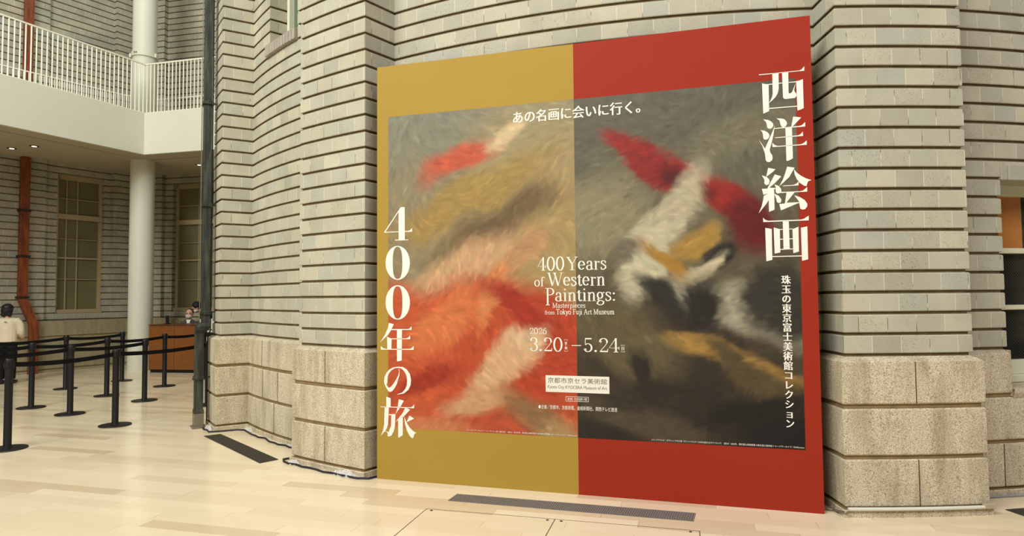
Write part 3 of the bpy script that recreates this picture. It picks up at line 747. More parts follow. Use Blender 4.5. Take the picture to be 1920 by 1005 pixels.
# modes: a = width by direction, n = hairline, k = heavy, b = ball, s = serif bar
def o_(cx, w2, h): return [('a', A_(cx, h/2, w2, h/2 - .0, 0, 360, 32))]
def stem(x, y0, y1): return [('k', [(x, y0), (x, y1)])]
def serif(x, y, w=.13): return [('n', [(x-w, y), (x+w, y)])]
F = {
 '0': (.66, o_(.33, .235, 1.0)),
 '4': (.64, stem(.42, .0, 1.0) + [('n', [(.42, 1.0), (.03, .30), (.60, .30)]), ('n', [(.60, .2), (.60, .4)])] + serif(.42, .012)),
 '2': (.60, [('b', (.13, .74, .065)), ('a', [(.08, .72)] + A_(.30, .73, .21, .25, 170, -15)), ('n', [(.50, .66), (.40, .46), (.08, .04)]), ('h', [(.08, .05), (.52, .05)]), ('n', [(.53, .0), (.55, .24)])]),
 '3': (.58, [('b', (.12, .80, .06)), ('b', (.12, .17, .07)), ('a', A_(.28, .76, .19, .22, 160, -90)), ('a', A_(.28, .27, .22, .26, 90, -170))]),
 '5': (.58, [('h', [(.12, .95), (.48, .95)]), ('n', [(.11, .98), (.10, .52)]), ('a', A_(.26, .30, .22, .29, 135, -165)), ('b', (.10, .18, .065))]),
 '6': (.62, [('a', A_(.32, .31, .22, .31, 0, 360, 30)), ('a', [(.115, .33), (.14, .62), (.28, .88), (.50, .99)])]),
 '.': (.30, [('b', (.13, .07, .075))]), ':': (.30, [('b', (.14, .07, .07)), ('b', (.14, .55, .07))]), '—': (.62, [('h2', [(.03, .40), (.56, .40)])]),
 'Y': (.78, [('k', [(.10, .98), (.40, .45)]), ('n', [(.70, .98), (.40, .45)])] + stem(.40, 0, .48) + serif(.40, .012, .15) + serif(.12, .985, .12) + serif(.68, .985, .11)),
 'W': (1.12, [('k', [(.12, .98), (.38, .02)]), ('n', [(.38, .02), (.62, .98)]), ('k', [(.52, .98), (.78, .02)]), ('n', [(.78, .02), (1.02, .98)])] + serif(.12, .985, .11) + serif(.52, .985, .12) + serif(1.0, .985, .10)),
 'P': (.66, stem(.18, -.0, 1.0) + [('a', [(.18, .98), (.34, .98)] + A_(.34, .73, .24, .25, 90, -90) + [(.18, .48)])] + serif(.18, .012, .14) + serif(.10, .985, .08)),
 'M': (1.0, [('n', [(.16, 0), (.16, .98)]), ('k', [(.16, .98), (.48, .03)]), ('n', [(.48, .03), (.80, .98)])] + stem(.82, 0, 1.0) + serif(.16, .012, .11) + serif(.82, .012, .12) + serif(.12, .985, .08) + serif(.88, .985, .08)),
 'T': (.74, stem(.36, 0, 1.0) + [('n', [(.04, .98), (.68, .98)]), ('n', [(.05, .98), (.04, .78)]), ('n', [(.67, .98), (.68, .78)])] + serif(.36, .012)),
 'F': (.66, stem(.18, 0, 1.0) + [('n', [(.08, .98), (.58, .98)]), ('n', [(.58, .98), (.59, .78)]), ('n', [(.18, .52), (.46, .52)]), ('n', [(.46, .42), (.46, .62)])] + serif(.18, .012)),
 'A': (.80, [('n', [(.10, 0), (.38, 1.0)]), ('k', [(.38, 1.0), (.66, 0)]), ('n', [(.20, .34), (.56, .34)])] + serif(.10, .012, .09) + serif(.67, .012, .12)),
 'e': (.54, [('a', [(.08, .36), (.44, .36)] + A_(.26, .35, .19, .31, 3, 320, 26))]),
 'a': (.54, [('b', (.13, .50, .05)), ('a', [(.10, .53)] + A_(.25, .48, .14, .17, 150, 0)), ('k', [(.39, .50), (.39, .10), (.46, .02)]), ('a', A_(.24, .17, .16, .17, 60, 330)), ('n', [(.39, .40), (.20, .33)]), ('n', [(.43, .03), (.53, .06)])]),
 'r': (.44, stem(.15, 0, .64) + [('n', [(.15, .42), (.24, .58), (.34, .63)]), ('b', (.36, .57, .055))] + serif(.15, .012, .12) + [('n', [(.04, .62), (.15, .64)])]),
 's': (.44, [('a', [(.36, .52), (.33, .62), (.20, .66), (.09, .60), (.09, .48), (.22, .37), (.35, .27), (.37, .13), (.26, .02), (.12, .01), (.06, .14)]), ('n', [(.365, .46), (.365, .62)]), ('n', [(.055, .03), (.055, .20)])]),
 'o': (.56, [('a', A_(.27, .33, .20, .33, 0, 360, 28))]),
 'f': (.34, stem(.15, 0, .74) + [('a', [(.15, .70), (.17, .90), (.26, .99), (.36, .97)]), ('b', (.37, .92, .05)), ('n', [(.02, .63), (.32, .63)])] + serif(.15, .012, .12)),
 't': (.36, [('k', [(.16, .80), (.16, .12)]), ('a', [(.16, .14), (.20, .03), (.28, .02), (.34, .10)]), ('n', [(.03, .63), (.32, .63)]), ('n', [(.05, .64), (.16, .82)])]),
 'n': (.62, stem(.15, 0, .64) + [('a', [(.15, .45), (.24, .60), (.34, .65), (.43, .60), (.46, .46)])] + stem(.46, 0, .50) + serif(.15, .012, .11) + serif(.46, .012, .11) + [('n', [(.04, .62), (.15, .64)])]),
 'm': (.92, stem(.15, 0, .64) + [('a', [(.15, .45), (.24, .60), (.33, .65), (.41, .60), (.44, .46)]), ('a', [(.44, .45), (.53, .60), (.62, .65), (.70, .60), (.73, .46)])] + stem(.44, 0, .5) + stem(.73, 0, .5) + serif(.15, .012, .1) + serif(.44, .012, .1) + serif(.73, .012, .1) + [('n', [(.04, .62), (.15, .64)])]),
 'i': (.32, stem(.16, 0, .64) + serif(.16, .012, .12) + [('b', (.15, .88, .06)), ('n', [(.04, .62), (.16, .64)])]),
 'j': (.30, [('k', [(.17, .64), (.17, -.14)]), ('a', [(.17, -.12), (.14, -.26), (.04, -.29)]), ('b', (.02, -.24, .045)), ('b', (.16, .88, .06)), ('n', [(.04, .62), (.17, .64)])]),
 'u': (.62, [('k', [(.15, .64), (.15, .16)]), ('a', [(.15, .20), (.19, .05), (.28, .01), (.38, .08), (.46, .22)])] + stem(.46, 0, .64) + [('n', [(.03, .62), (.15, .64)]), ('n', [(.34, .62), (.46, .64)]), ('n', [(.46, .01), (.57, .03)])]),
 'p': (.60, [('k', [(.15, .64), (.15, -.30)]), ('a', A_(.30, .33, .20, .33, 150, -150, 24))] + serif(.15, -.30, .12) + [('n', [(.03, .62), (.15, .64)])]),
 'g': (.56, [('a', A_(.24, .42, .16, .23, 0, 360, 26)), ('a', [(.16, .22), (.10, .12), (.18, .05), (.36, .02), (.47, -.06), (.46, -.20), (.32, -.29), (.15, -.28), (.05, -.18), (.10, -.05), (.20, .02)]), ('n', [(.36, .58), (.50, .66)]), ('b', (.50, .62, .04))]),
 'c': (.50, [('a', A_(.26, .33, .19, .33, 45, 320, 24)), ('b', (.38, .52, .055))]),
 'k': (.60, stem(.15, 0, 1.0) + [('n', [(.15, .26), (.46, .62)]), ('k', [(.27, .40), (.49, .02)]), ('n', [(.36, .63), (.54, .63)])] + serif(.15, .012, .11) + serif(.48, .012, .10) + [('n', [(.04, .97), (.15, .99)])]),
 'y': (.56, [('k', [(.10, .62), (.28, .04)]), ('a', [(.46, .62), (.28, .04), (.18, -.22), (.08, -.28)]), ('b', (.07, -.22, .045)), ('n', [(.01, .63), (.21, .63)]), ('n', [(.36, .63), (.55, .63)])]),
 ' ': (.30, []),
}
def stroke_mesh(mb, pts, mode, sc_, ox, oy, tk, y):
    """turn one skeleton stroke into a ribbon whose width depends on its direction"""
    n = len(pts); L, R = [], []
    for i in range(n):
        a = pts[max(0, i-1)]; c = pts[min(n-1, i+1)]; dx, dy = c[0]-a[0], c[1]-a[1]; d = math.hypot(dx, dy) or 1
        v = abs(dy)/d
        th = TH*(1.5 if sc_ < .06 else 1.0)
        wd = {'n': th, 'k': TK*tk, 'h': .09, 'h2': .05}.get(mode, None)
        if wd is None: wd = th + (TK*tk-th)*v**1.4
        nx, ny = -dy/d*wd/2, dx/d*wd/2
        x, y_ = pts[i]; L.append((x+nx, y_+ny)); R.append((x-nx, y_-ny))
    for i in range(n-1):
        q = [L[i], L[i+1], R[i+1], R[i]]; A = sum(q[j][0]*q[(j+1) % 4][1]-q[(j+1) % 4][0]*q[j][1] for j in range(4))
        if A < 0: q = q[::-1]
        mb.poly([(ox+a*sc_, y, oy+b_*sc_) for a, b_ in q])
def serif_text(name, text, u0, v0, cap, width=None, slope=0.0, tk=1.0, pdrop=False):
    mb = MB(); x = 0.0; adv = sum(F[c][0] for c in text)
    xs = (width/(adv*cap)) if width else 1.0
    first = True
    for ch in text:
        a, st = F[ch]
        for mode, pts in st:
            if mode == 'b':
                cx, cy, r = pts; q = [(cx+r*math.cos(t*PI/6), cy+r*math.sin(t*PI/6)) for t in range(12)]
                mb.poly([(u0+(x+p[0])*cap*xs, LY, v0+p[1]*cap) for p in q]); continue
            pp = [((x+p[0])*xs, p[1]) for p in pts]
            if pdrop and ch == 'P' and first: pp = [(p[0], p[1] if p[1] > .3 else p[1]-.30) for p in pp]
            stroke_mesh(mb, pp, mode, cap, u0, v0, tk, LY)
        if pdrop: first = False
        x += a
    return mb.build(name, M['letter'], bb, fixn=False)
serif_text('english_title', '400', 1.478, 1.806, .112, .230)
serif_text('english_title', 'Years', 1.722, 1.806, .108, .330)
serif_text('english_title', 'of', 1.448, 1.677, .078, .085)
serif_text('english_title', 'Western', 1.560, 1.677, .110, .480)
serif_text('english_title', 'Paintings:', 1.540, 1.553, .108, .585, pdrop=True)
serif_text('english_subtitle', 'Masterpieces', 1.600, 1.498, .041, .275, tk=.9)
serif_text('english_subtitle', 'from', 1.535, 1.445, .032, .088, tk=.9)
serif_text('english_subtitle', 'Tokyo Fuji Art Museum', 1.632, 1.445, .043, .478, tk=.9)
serif_text('date_year', '2026', 1.404, 1.283, .050, .148)
serif_text('date_opening', '3.20', 1.402, 1.143, .112, .285)
serif_text('date_dash', '—', 1.752, 1.146, .118, .092)
serif_text('date_closing', '5.24', 1.855, 1.143, .112, .290)

# --- Japanese lines set in Blender's own font
dg = None
def text_mesh(txt, vertical=False):
    cu = bpy.data.curves.new('t', 'FONT'); cu.body = '\n'.join(txt) if vertical else txt; cu.size = 1.0; cu.resolution_u = 3
    if vertical: cu.align_x = 'CENTER'; cu.space_line = 1.0
    o = bpy.data.objects.new('t', cu); C.objects.link(o); bpy.context.view_layer.update()
    me = bpy.data.meshes.new_from_object(o.evaluated_get(bpy.context.evaluated_depsgraph_get()))
    bpy.data.objects.remove(o); bpy.data.curves.remove(cu); return me
def jp(name, txt, box, mat=None, vertical=False, smear=0.0):
    """fit the text to box (u0,v0,u1,v1); smear thickens upright strokes only, as in a Mincho face"""
    me = text_mesh(txt, vertical); n = len(me.vertices); co = np.zeros(n*3); me.vertices.foreach_get('co', co); co = co.reshape(-1, 3)
    mn, mx = co.min(0), co.max(0); u0, v0, u1, v1 = box
    fx = (u1-u0-smear)/(mx[0]-mn[0]); fy = (v1-v0)/(mx[1]-mn[1])
    mb = MB()
    for k_, ds in enumerate([0.0] if smear == 0 else [0.0, smear/2, smear]):
        for p in me.polygons:
            pts = [(u0+ds+(co[i][0]-mn[0])*fx, LY - k_*.00005, v0+(co[i][1]-mn[1])*fy) for i in p.vertices]
            mb.poly(pts)
    bpy.data.meshes.remove(me)
    return mb.build(name, mat or M['letter'], bb, fixn=False)
jp('slogan', 'あの名画に会いに行く。', (1.278, 3.055, 2.340, 3.158), smear=.005)
jp('vertical_subtitle', '珠玉の東京富士美術館コレクション', (3.350, .612, 3.418, 1.735), vertical=True, smear=.0045)
jp('caption', 'ピエール＝オーギュスト・ルノワール《赤い服の女》（部分）1892年頃、東京富士美術館蔵 ©東京富士美術館イメージアーカイブ／DNPartcom', (.845, .461, 1.790, .475))
jp('caption', 'ジャック＝ルイ・ダヴィッドの工房《サン＝ベルナール峠を越えるボナパルト》（部分）1805年、東京富士美術館蔵 ©東京富士美術館イメージアーカイブ／DNPartcom', (2.379, .462, 3.478, .477))
board_box('museum_label', M['label_white'], 1.537, 2.058, .812, .947, -.0014, -.0004)
jp('museum_name', '京都市京セラ美術館', (1.555, .885, 2.040, .930), M['grey_letter'])
jp('museum_name', 'Kyoto City KYOCERA Museum of Art', (1.555, .834, 2.040, .868), M['grey_letter'])
jp('venue_note', '本館 北回廊1階', (1.715, .750, 1.878, .772))
mb = MB()
for u0, u1, v0, v1 in ((1.703, 1.890, .778, .781), (1.703, 1.890, .741, .744), (1.703, 1.706, .741, .781), (1.887, 1.890, .741, .781)):
    mb.quad((u0, LY, v0), (u1, LY, v0), (u1, LY, v1), (u0, LY, v1))
mb.build('venue_frame', M['letter'], bb, fixn=False)
jp('organiser_line', '●主催／京都市、京都新聞、産経新聞社、関西テレビ放送', (1.475, .672, 2.118, .706))
jp('weekday_mark', '金', (1.699, 1.200, 1.722, 1.224), smear=.001); jp('weekday_mark', '祝', (1.699, 1.160, 1.722, 1.184), smear=.001)
jp('weekday_mark', '日', (2.160, 1.160, 2.180, 1.186), smear=.001)
mb = MB()
for uc, vb, vt in ((1.7105, 1.145, 1.238), (2.170, 1.147, 1.200)):
    for v, s2 in ((vt, -1), (vb, 1)):
        mb.quad((uc-.014, LY, v-.0012), (uc+.014, LY, v-.0012), (uc+.014, LY, v+.0012), (uc-.014, LY, v+.0012))
        for sx in (-1, 1): mb.quad((uc+sx*.013-.001, LY, min(v, v+s2*.008)), (uc+sx*.013+.001, LY, min(v, v+s2*.008)), (uc+sx*.013+.001, LY, max(v, v+s2*.008)), (uc+sx*.013-.001, LY, max(v, v+s2*.008)))
mb.poly([(1.7105+.003*math.cos(t*PI/4), LY, 1.192+.003*math.sin(t*PI/4)) for t in range(8)])
mb.build('date_brackets', M['letter'], bb, fixn=False)

# ------------------------------------------------------------------ floor grates, hatch
def grate(label, c4, bars, mat, n_long=1, group=None):
    """c4: corners near-left, near-right, far-right, far-left"""
    c = [Vector((x, y, 0)) for x, y in c4]; O = (c[0]+c[1]+c[2]+c[3])/4
    root = empty('floor_grate', label, 'grate', (O.x, O.y, 0))
    def at(s, t): a = c[0]+(c[1]-c[0])*s; b_ = c[3]+(c[2]-c[3])*s; return a+(b_-a)*t-O
    mb = MB(); mb.quad(*[Vector((*(p-O).xy, .0012)) for p in c]); mb.build('drain_well', M['well_grey'] if mat is M['grate_grey'] else M['seam'], root)
    mb = MB(); k = bars
    for i in range(k+1):
        s0, s1 = (i)/(k+.5), (i+.5)/(k+.5)
        a, b_, c_, d_ = at(s0, 0), at(s1, 0), at(s1, 1), at(s0, 1); mb.prism([(p.x, p.y) for p in (a, b_, c_, d_)], .0015, .005)
    for t in (0, .2, .4, .6, .8, .965):
        a, b_, c_, d_ = at(0, t), at(1, t), at(1, t+.035), at(0, t+.035); mb.prism([(p.x, p.y) for p in (a, b_, c_, d_)], .0015, .0052)
    mb.build('grille', mat, root)
M['grate_dark'] = plain('dark_grate_metal', S(70, 66, 56), .5, .4, .3)
M['grate_grey'] = plain('grey_grate_metal', S(136, 130, 124), .5, .4, .2)
M['well_grey'] = plain('grey_drain_well', S(84, 80, 76), .8)
grate('dark floor grate in front of the inner corner of the brick bay', [(-3.602, 7.52), (-2.459, 6.272), (-2.328, 6.409), (-3.452, 7.62)], 70, M['grate_dark'])
grate('long narrow grey grate in the floor before the billboard', [(-.517, 5.089), (1.262, 4.583), (1.325, 4.745), (-.46, 5.25)], 110, M['grate_grey'])
grate('dark floor grate at the right edge, before the right-hand window', [(3.63, 4.63), (5.0, 4.85), (4.97, 5.0), (3.60, 4.765)], 70, M['grate_dark'])
hatch = empty('floor_hatch', 'pair of wooden access panels let into the floor before the billboard', 'hatch', (0, 0, 0))
h1, h2 = V2(-.66, 4.905), V2(1.253, 4.40); hd = (h2-h1).normalized(); hn = V2(hd.y, -hd.x)
def hl(mb, a, b_, w_=.005):
    t = (b_-a).normalized(); n_ = V2(-t.y, t.x)*w_/2; mb.poly([(q.x, q.y, .0012) for q in (a-n_, b_-n_, b_+n_, a+n_)])
mb = MB(); Lh = (h2-h1).length; mid = h1+hd*.985
for a, b_ in ((h1, h2), (h1, h1+hn*.95), (mid, mid+hn*.95), (h2, h2+hn*.95), (h1+hn*.95, h2+hn*.95)): hl(mb, a, b_)
mb.build('seam', M['seam'], hatch)
for q in (h1+hd*.05+hn*.03, mid-hd*.05+hn*.03, mid+hd*.05+hn*.03, h2-hd*.06+hn*.03):
    mb = MB(); mb.lathe([(.010, .0008), (.010, .003)], (q.x, q.y, 0), 12); mb.build('screw', M['seam'], hatch)

# ------------------------------------------------------------------ cables and plastic at the wall foot
def floor_tube(name, label, pts, r, mat, cat='cable'):
    mb = MB(); mb.tube([(x, y, z) for x, y, z in pts], r, 8); return tag(mb.build(name, mat, smooth=True), label, cat)
def along(a0, a1, r, n, z=.009, jit=.012, seed=1):
    rr = random.Random(seed); return [(*P(a0+(a1-a0)*i/n, r+rr.uniform(-jit, jit)), z) for i in range(n+1)]
navy = plain('dark_blue_cable', S(34, 34, 44), .5, .4)
path = [(*P(-58.2, 7.90), .01), (*P(-57.8, 7.98), .01), (*P(-56.8, 8.0), .01)] + along(-56.2, -54.0, 7.93, 5, .01, .02, 3) + [(*P(-53.0, 7.92), .01), (*P(-52.6, 7.75), .01), (*P(-52.4, 7.62), .01)] + along(-51.8, -39.2, 7.55, 16, .01, .022, 5)
floor_tube('floor_cable', 'black cable lying on the floor along the foot of the curved stone bay', path, .010, navy)
path = [(*P(-39.0, 7.72), .01), (*P(-39.15, 7.86), .01)] + along(-38.6, -31.0, 7.905, 10, .01, .012, 8) + [(*P(-30.3, 7.86), .01), (*P(-30.0, 7.70), .01)]
floor_tube('floor_cable', 'black cable lying along the foot of the stone pier beside the ochre board edge', path, .010, navy)
kp = N('clear_plastic_sheet', .25, .5); kp.col(S(226, 226, 220)); kp.b.inputs['Alpha'].default_value = .55
def wrap(label, a0, a1, r, seed, h=.035):
    rr = random.Random(seed); mb = MB(); n = 14; rows = []
    for i in range(n+1):
        a = a0+(a1-a0)*i/n; e_ = math.sin(PI*i/n)**.5 if 0 < i < n else .2
        rows.append([Vector((*P(a, r+.004), h*e_*rr.uniform(.6, 1.1))), Vector((*P(a, r+.02+rr.uniform(0, .012)), h*.7*e_*rr.uniform(.6, 1.1)+.004)), Vector((*P(a, r+.045*e_+rr.uniform(0, .02)), .003))])
    for i in range(n):
        for j in range(2): mb.quad(rows[i][j], rows[i+1][j], rows[i+1][j+1], rows[i][j+1])
    return tag(mb.build('plastic_sheet', kp.m, fixn=False), label, 'plastic sheet')
wrap('crumpled clear plastic at the foot of the leftmost stone pier', -55.6, -53.6, 7.865, 1, .06)
wrap('crumpled clear plastic in the inner corner of the stone bay', -52.6, -50.6, 7.50, 2, .05)
wrap('crumpled clear plastic at the left foot of the middle stone pier', -38.3, -37.0, 7.865, 3, .045)
wrap('crumpled clear plastic at the foot of the middle pier next to the billboard', -33.6, -30.9, 7.865, 4, .05)
wrap('strip of clear plastic along the foot of the stone bay near the middle pier', -43.5, -39.5, 7.50, 5, .035)
cd = empty('cable_conduit', 'slim white conduit fixed low along the front of the right stone pier', 'conduit', (0, 0, 0))
mb = MB(); mb.tube([(*P(a, RP + .028), .064) for a in np.linspace(-2.3, 4.9, 9)], .013, 10); mb.build('tube', M['white'], cd, smooth=True)
mb = MB(); q = P(5.15, RP + .026); mb.box((q.x, q.y, .070), (.085, .03, .035), math.radians(5.1), bev=.003); mb.build('end_clip', plain('beige_plastic', S(176, 162, 130)), cd)
floor_tube('grey_cable', 'pale grey cable lying behind the red board edge at the foot of the right pier', [(2.30, 4.80, .01), (2.34, 4.77, .012), (*P(-2.45, RP+.03), .04), (*P(-2.3, RP+.03), .055)], .008, M['steel'])
floor_tube('grey_cable', 'pale grey cable on the floor along the stone foot below the right-hand window', along(5.6, 14, RW + .04, 10, .01, .006, 4), .009, plain('pale_grey_cable', S(150, 148, 150)))

# ------------------------------------------------------------------ queue stanchions
RIM = [(.0, .0), (.178, .0), (.18, .004), (.18, .010), (.175, .014), (.06, .020), (.0, .021)]
def make_stanchion(label, loc):
    r = empty('queue_stanchion', label, 'stanchion', loc, 0, 'queue stanchions')
    mb = MB(); mb.lathe([(.001, .0), (.176, .0), (.178, .008), (.001, .0085)], seg=40); mb.build('base_rim', M['dark_edge'], r, smooth=True)
    mb = MB(); mb.lathe([(.001, .008), (.185, .0085), (.183, .014), (.05, .022), (.001, .0225)], seg=40); mb.build('base_cover', M['black'], r, smooth=True)
    mb = MB(); mb.lathe([(.042, .02), (.038, .03), (.038, .86)], seg=24); mb.build('post', M['black'], r, smooth=True)
    mb = MB(); mb.lathe([(.043, .86), (.043, .955), (.040, .962), (.001, .963)], seg=24)
    for q in range(4): a = q*PI/2+.3; mb.box((.043*math.cos(a), .043*math.sin(a), .905), (.012, .03, .065), a)
    mb.build('belt_head', M['black'], r, smooth=True)
    return r
st_pos = {'A': (-5.447, 6.96), 'C': (-6.195, 9.02), 'D': (-5.055, 8.198), 'E': (-6.745, 10.697), 'F': (-8.03, 11.558), 'G': (-5.806, 10.155), 'H': (-6.387, 11.802), 'I': (-7.669, 12.629),
          'B': (-7.155, 9.575), 'J': (-4.584, 9.675), 'K': (-6.188, 12.9), 'x1': (-6.75, 7.75), 'x2': (-7.75, 8.35), 'x3': (-8.55, 9.9)}
lab = {'A': 'nearest black queue stanchion, at the left edge of the picture', 'C': 'black queue stanchion in the nearest lane, second from the left at the front', 'D': 'frontmost-right black queue stanchion, standing alone nearest the copper downpipe',
       'E': 'black queue stanchion just left of the tall white column, mid-depth', 'F': 'black queue stanchion in the back row before the kinked orange downpipe', 'G': 'black queue stanchion overlapping the left end of the wooden counter',
       'H': 'black queue stanchion in front of the middle of the wooden counter', 'I': 'farthest black queue stanchion, at the foot of the white column', 'B': 'black queue stanchion left of centre in the second lane, under the orange downpipe',
       'J': 'black queue stanchion half hidden between copper downpipe and stone pier', 'K': 'black queue stanchion at the right end of the wooden counter', 'x1': 'black queue stanchion beyond the left edge of the picture, first belt end', 'x2': 'black queue stanchion beyond the left edge of the picture, second belt end', 'x3': 'black queue stanchion beyond the left edge of the picture, farthest belt end'}
st_obj = {}; first = None
for k_, (x, y) in st_pos.items():
    if first is None: first = make_stanchion(lab[k_], (x, y, 0)); o = first
    else:
        o = first.copy(); C.objects.link(o); o.location = (x, y, 0); o['label'] = lab[k_]
        for ch in [c for c in first.children]: c = ch.copy(); C.objects.link(c); c.parent = o
    st_obj[k_] = o
def belt(a, b_, z=.905):
    A, B = Vector((*st_pos[a], z)), Vector((*st_pos[b_], z)); d = (B-A); L = d.length; t = d.normalized(); n_ = Vector((-t.y, t.x, 0))*.0015
    mb = MB(); n = 10; loc = Vector((*st_pos[a], 0)); pr = None
    for i in range(n+1):
        s = .045/L+(1-.09/L)*i/n; p = A+d*s-loc; p.z -= .03*4*s*(1-s)
        q = [p-n_+Vector((0, 0, -.026)), p+n_+Vector((0, 0, -.026)), p+n_+Vector((0, 0, .026)), p-n_+Vector((0, 0, .026))]
        if pr:
            for j in range(4): mb.quad(pr[j], pr[(j+1) % 4], q[(j+1) % 4], q[j])
        pr = q
    mb.build('belt', M['belt'], st_obj[a])
for a, b_ in (('A', 'D'), ('D', 'J'), ('x1', 'C'), ('C', 'G'), ('x2', 'B'), ('B', 'E'), ('E', 'H'), ('H', 'K'), ('x3', 'F'), ('F', 'I'), ('G', 'J')):
    if (a, b_) != ('G', 'J'): belt(a, b_)
# lower return belts seen between the posts
belt('B', 'E', .80) if False else None

# ------------------------------------------------------------------ counter and things on it
ca0 = V2(-7.93, 14.0); ca1 = V2(-6.72, 13.81); cdv = (ca1-ca0).normalized(); cang = math.atan2(cdv.y, cdv.x)
ct = empty('reception_counter', 'orange-brown wooden reception counter behind the queue stanchions', 'counter', (ca0.x, ca0.y, 0), cang)
Lc = (ca1-ca0).length
mb = MB()
for i in range(2):
    w_ = Lc/2; mb.box(((i+.5)*w_, .02, .545), (w_-.006, .04, .95), bev=.002)
mb.build('front_panel', M['counter'], ct)
mb = MB(); mb.box((.02, .35, .535), (.04, .62, .97)); mb.box((Lc-.02, .35, .535), (.04, .62, .97)); mb.build('side_panel', M['counter'], ct)
mb = MB(); mb.box((Lc/2, .33, 1.035), (Lc+.02, .70, .02), bev=.003); mb.build('counter_top', plain('counter_top_brown', S(96, 56, 34), .35), ct)
mb = MB(); mb.box((Lc/2, .06, .035), (Lc-.04, .04, .07)); mb.build('plinth', M['black'], ct)
tw_ = Vector((ca0.x, ca0.y, 0))
def onC(u, v, z): return Vector((ca0.x, ca0.y, 0)) + Matrix.Rotation(cang, 3, 'Z') @ Vector((u, v, z))
q = onC(.30, .2, 1.046)
dv = empty('card_reader', 'small upright black device standing on the left end of the wooden counter', 'device', q, cang)
mb = MB(); mb.box((0, 0, .008), (.11, .09, .016), bev=.003); mb.build('foot', M['black'], dv)
mb = MB(); mb.box((-.01, 0, .10), (.07, .035, .17), bev=.008); mb.build('body', M['black'], dv)
# second desk behind the downpipe with a white printer
d2 = empty('side_desk', 'dark brown desk half hidden behind the copper downpipe', 'desk', (-6.33, 13.35, 0), -.15)
mb = MB(); mb.box((0, .3, .42), (.48, .55, .84), bev=.004); mb.build('body', plain('dark_brown_panel', S(58, 30, 20), .5), d2)
mb = MB(); mb.box((0, .3, .865), (.52, .60, .05), bev=.004); mb.build('desk_top', M['black'], d2)
mb = MB(); mb.box((.02, .012, .74), (.17, .006, .12)); mb.box((-.01, .012, .50), (.10, .006, .16)); mb.build('notice', M['label_white'], d2)
pr = empty('white_printer', 'white desktop printer with small grey symbols on the dark desk behind the downpipe', 'printer', (-6.36, 13.45, .89), -.15)
mb = MB(); mb.box((0, .1, .14), (.36, .34, .28), bev=.012); mb.build('body', M['white'], pr)
mb = MB(); mb.box((0, -.072, .06), (.30, .006, .02)); mb.build('paper_slot', M['seam'], pr)
mb = MB(); mb.box((.05, -.073, .17), (.045, .005, .055)); mb.box((.05, -.073, .10), (.045, .005, .03)); mb.build('symbol', M['grey_letter'], pr)

# ------------------------------------------------------------------ people
skin_m = plain('skin', S(206, 160, 128), .55, .3, var=.05)
def skinned(name, verts, edges, radii, mat, parent, sub=2):
    me = bpy.data.meshes.new(name); me.from_pydata(verts, edges, []); o = bpy.data.objects.new(name, me); C.objects.link(o); o.parent = parent
    me.materials.append(mat)
    md = o.modifiers.new('Skin', 'SKIN'); md.use_smooth_shade = True
    if not me.skin_vertices: me.attributes.new('skin_vertex', 'FLOAT', 'POINT') if False else None
    return o, me, md
def tube_body(mb, chain, seg=14):
    """smooth tapered limb through points (x,y,z,rx,ry)"""
    pts = []
    for i in range(len(chain)-1):
        a = chain[max(i-1, 0)]; b_ = chain[i]; c = chain[i+1]; d = chain[min(i+2, len(chain)-1)]
        for k_ in range(4):
            t = k_/4; pts.append([.5*((2*b_[j])+(-a[j]+c[j])*t+(2*a[j]-5*b_[j]+4*c[j]-d[j])*t*t+(-a[j]+3*b_[j]-3*c[j]+d[j])*t**3) for j in range(5)])
    pts.append(list(chain[-1])); n = len(mb.v); prev = None
    V = [Vector(p[:3]) for p in pts]
    for i, p in enumerate(pts):
        t = (V[min(i+1, len(V)-1)]-V[max(i-1, 0)]).normalized(); u = Vector((1, 0, 0)) if prev is None else prev
        u = u - t*u.dot(t)
        if u.length < .05: u = Vector((0, 1, 0)) - t*t.y
        u.normalize(); prev = u; v2 = t.cross(u)
        for k_ in range(seg): a = 2*PI*k_/seg; mb.v.append(tuple(V[i]+u*math.cos(a)*p[3]+v2*math.sin(a)*p[4]))
    for i in range(len(pts)-1):
        for k_ in range(seg): mb.f.append((n+i*seg+k_, n+i*seg+(k_+1) % seg, n+(i+1)*seg+(k_+1) % seg, n+(i+1)*seg+k_)); mb.mi.append(0); mb.uv.append(None)
    mb.f.append(tuple(n+k_ for k_ in range(seg-1, -1, -1))); mb.f.append(tuple(n+(len(pts)-1)*seg+k_ for k_ in range(seg))); mb.mi += [0]*2; mb.uv += [None]*2
def fuse(o, voxel=.011, smooth=4):
    r = o.modifiers.new('Fuse', 'REMESH'); r.mode = 'VOXEL'; r.voxel_size = voxel; r.use_smooth_shade = True
    s2 = o.modifiers.new('Soften', 'SMOOTH'); s2.iterations = smooth; s2.factor = .5
    return o
def head(mb, c, M3=None, s=1.0):
    """skull, jaw, nose, ears; face looks along -y before M3"""
    R = M3 or Matrix.Identity(3); c = Vector(c)
    mb.ball(c+R @ Vector((0, .012, .02))*s, .092*s, 18, 12, M=R, e=(.86, 1.0, 1.05)); mb.ball(c+R @ Vector((0, -.022, -.045))*s, .068*s, 16, 10, M=R, e=(.84, .92, 1.05))
    mb.ball(c+R @ Vector((0, -.088, -.025))*s, .017*s, 8, 6, M=R, e=(.8, 1.1, 1.4))
    for q in (-1, 1): mb.ball(c+R @ Vector((q*.080, .01, -.015))*s, .022*s, 8, 6, M=R, e=(.4, .8, 1.3))
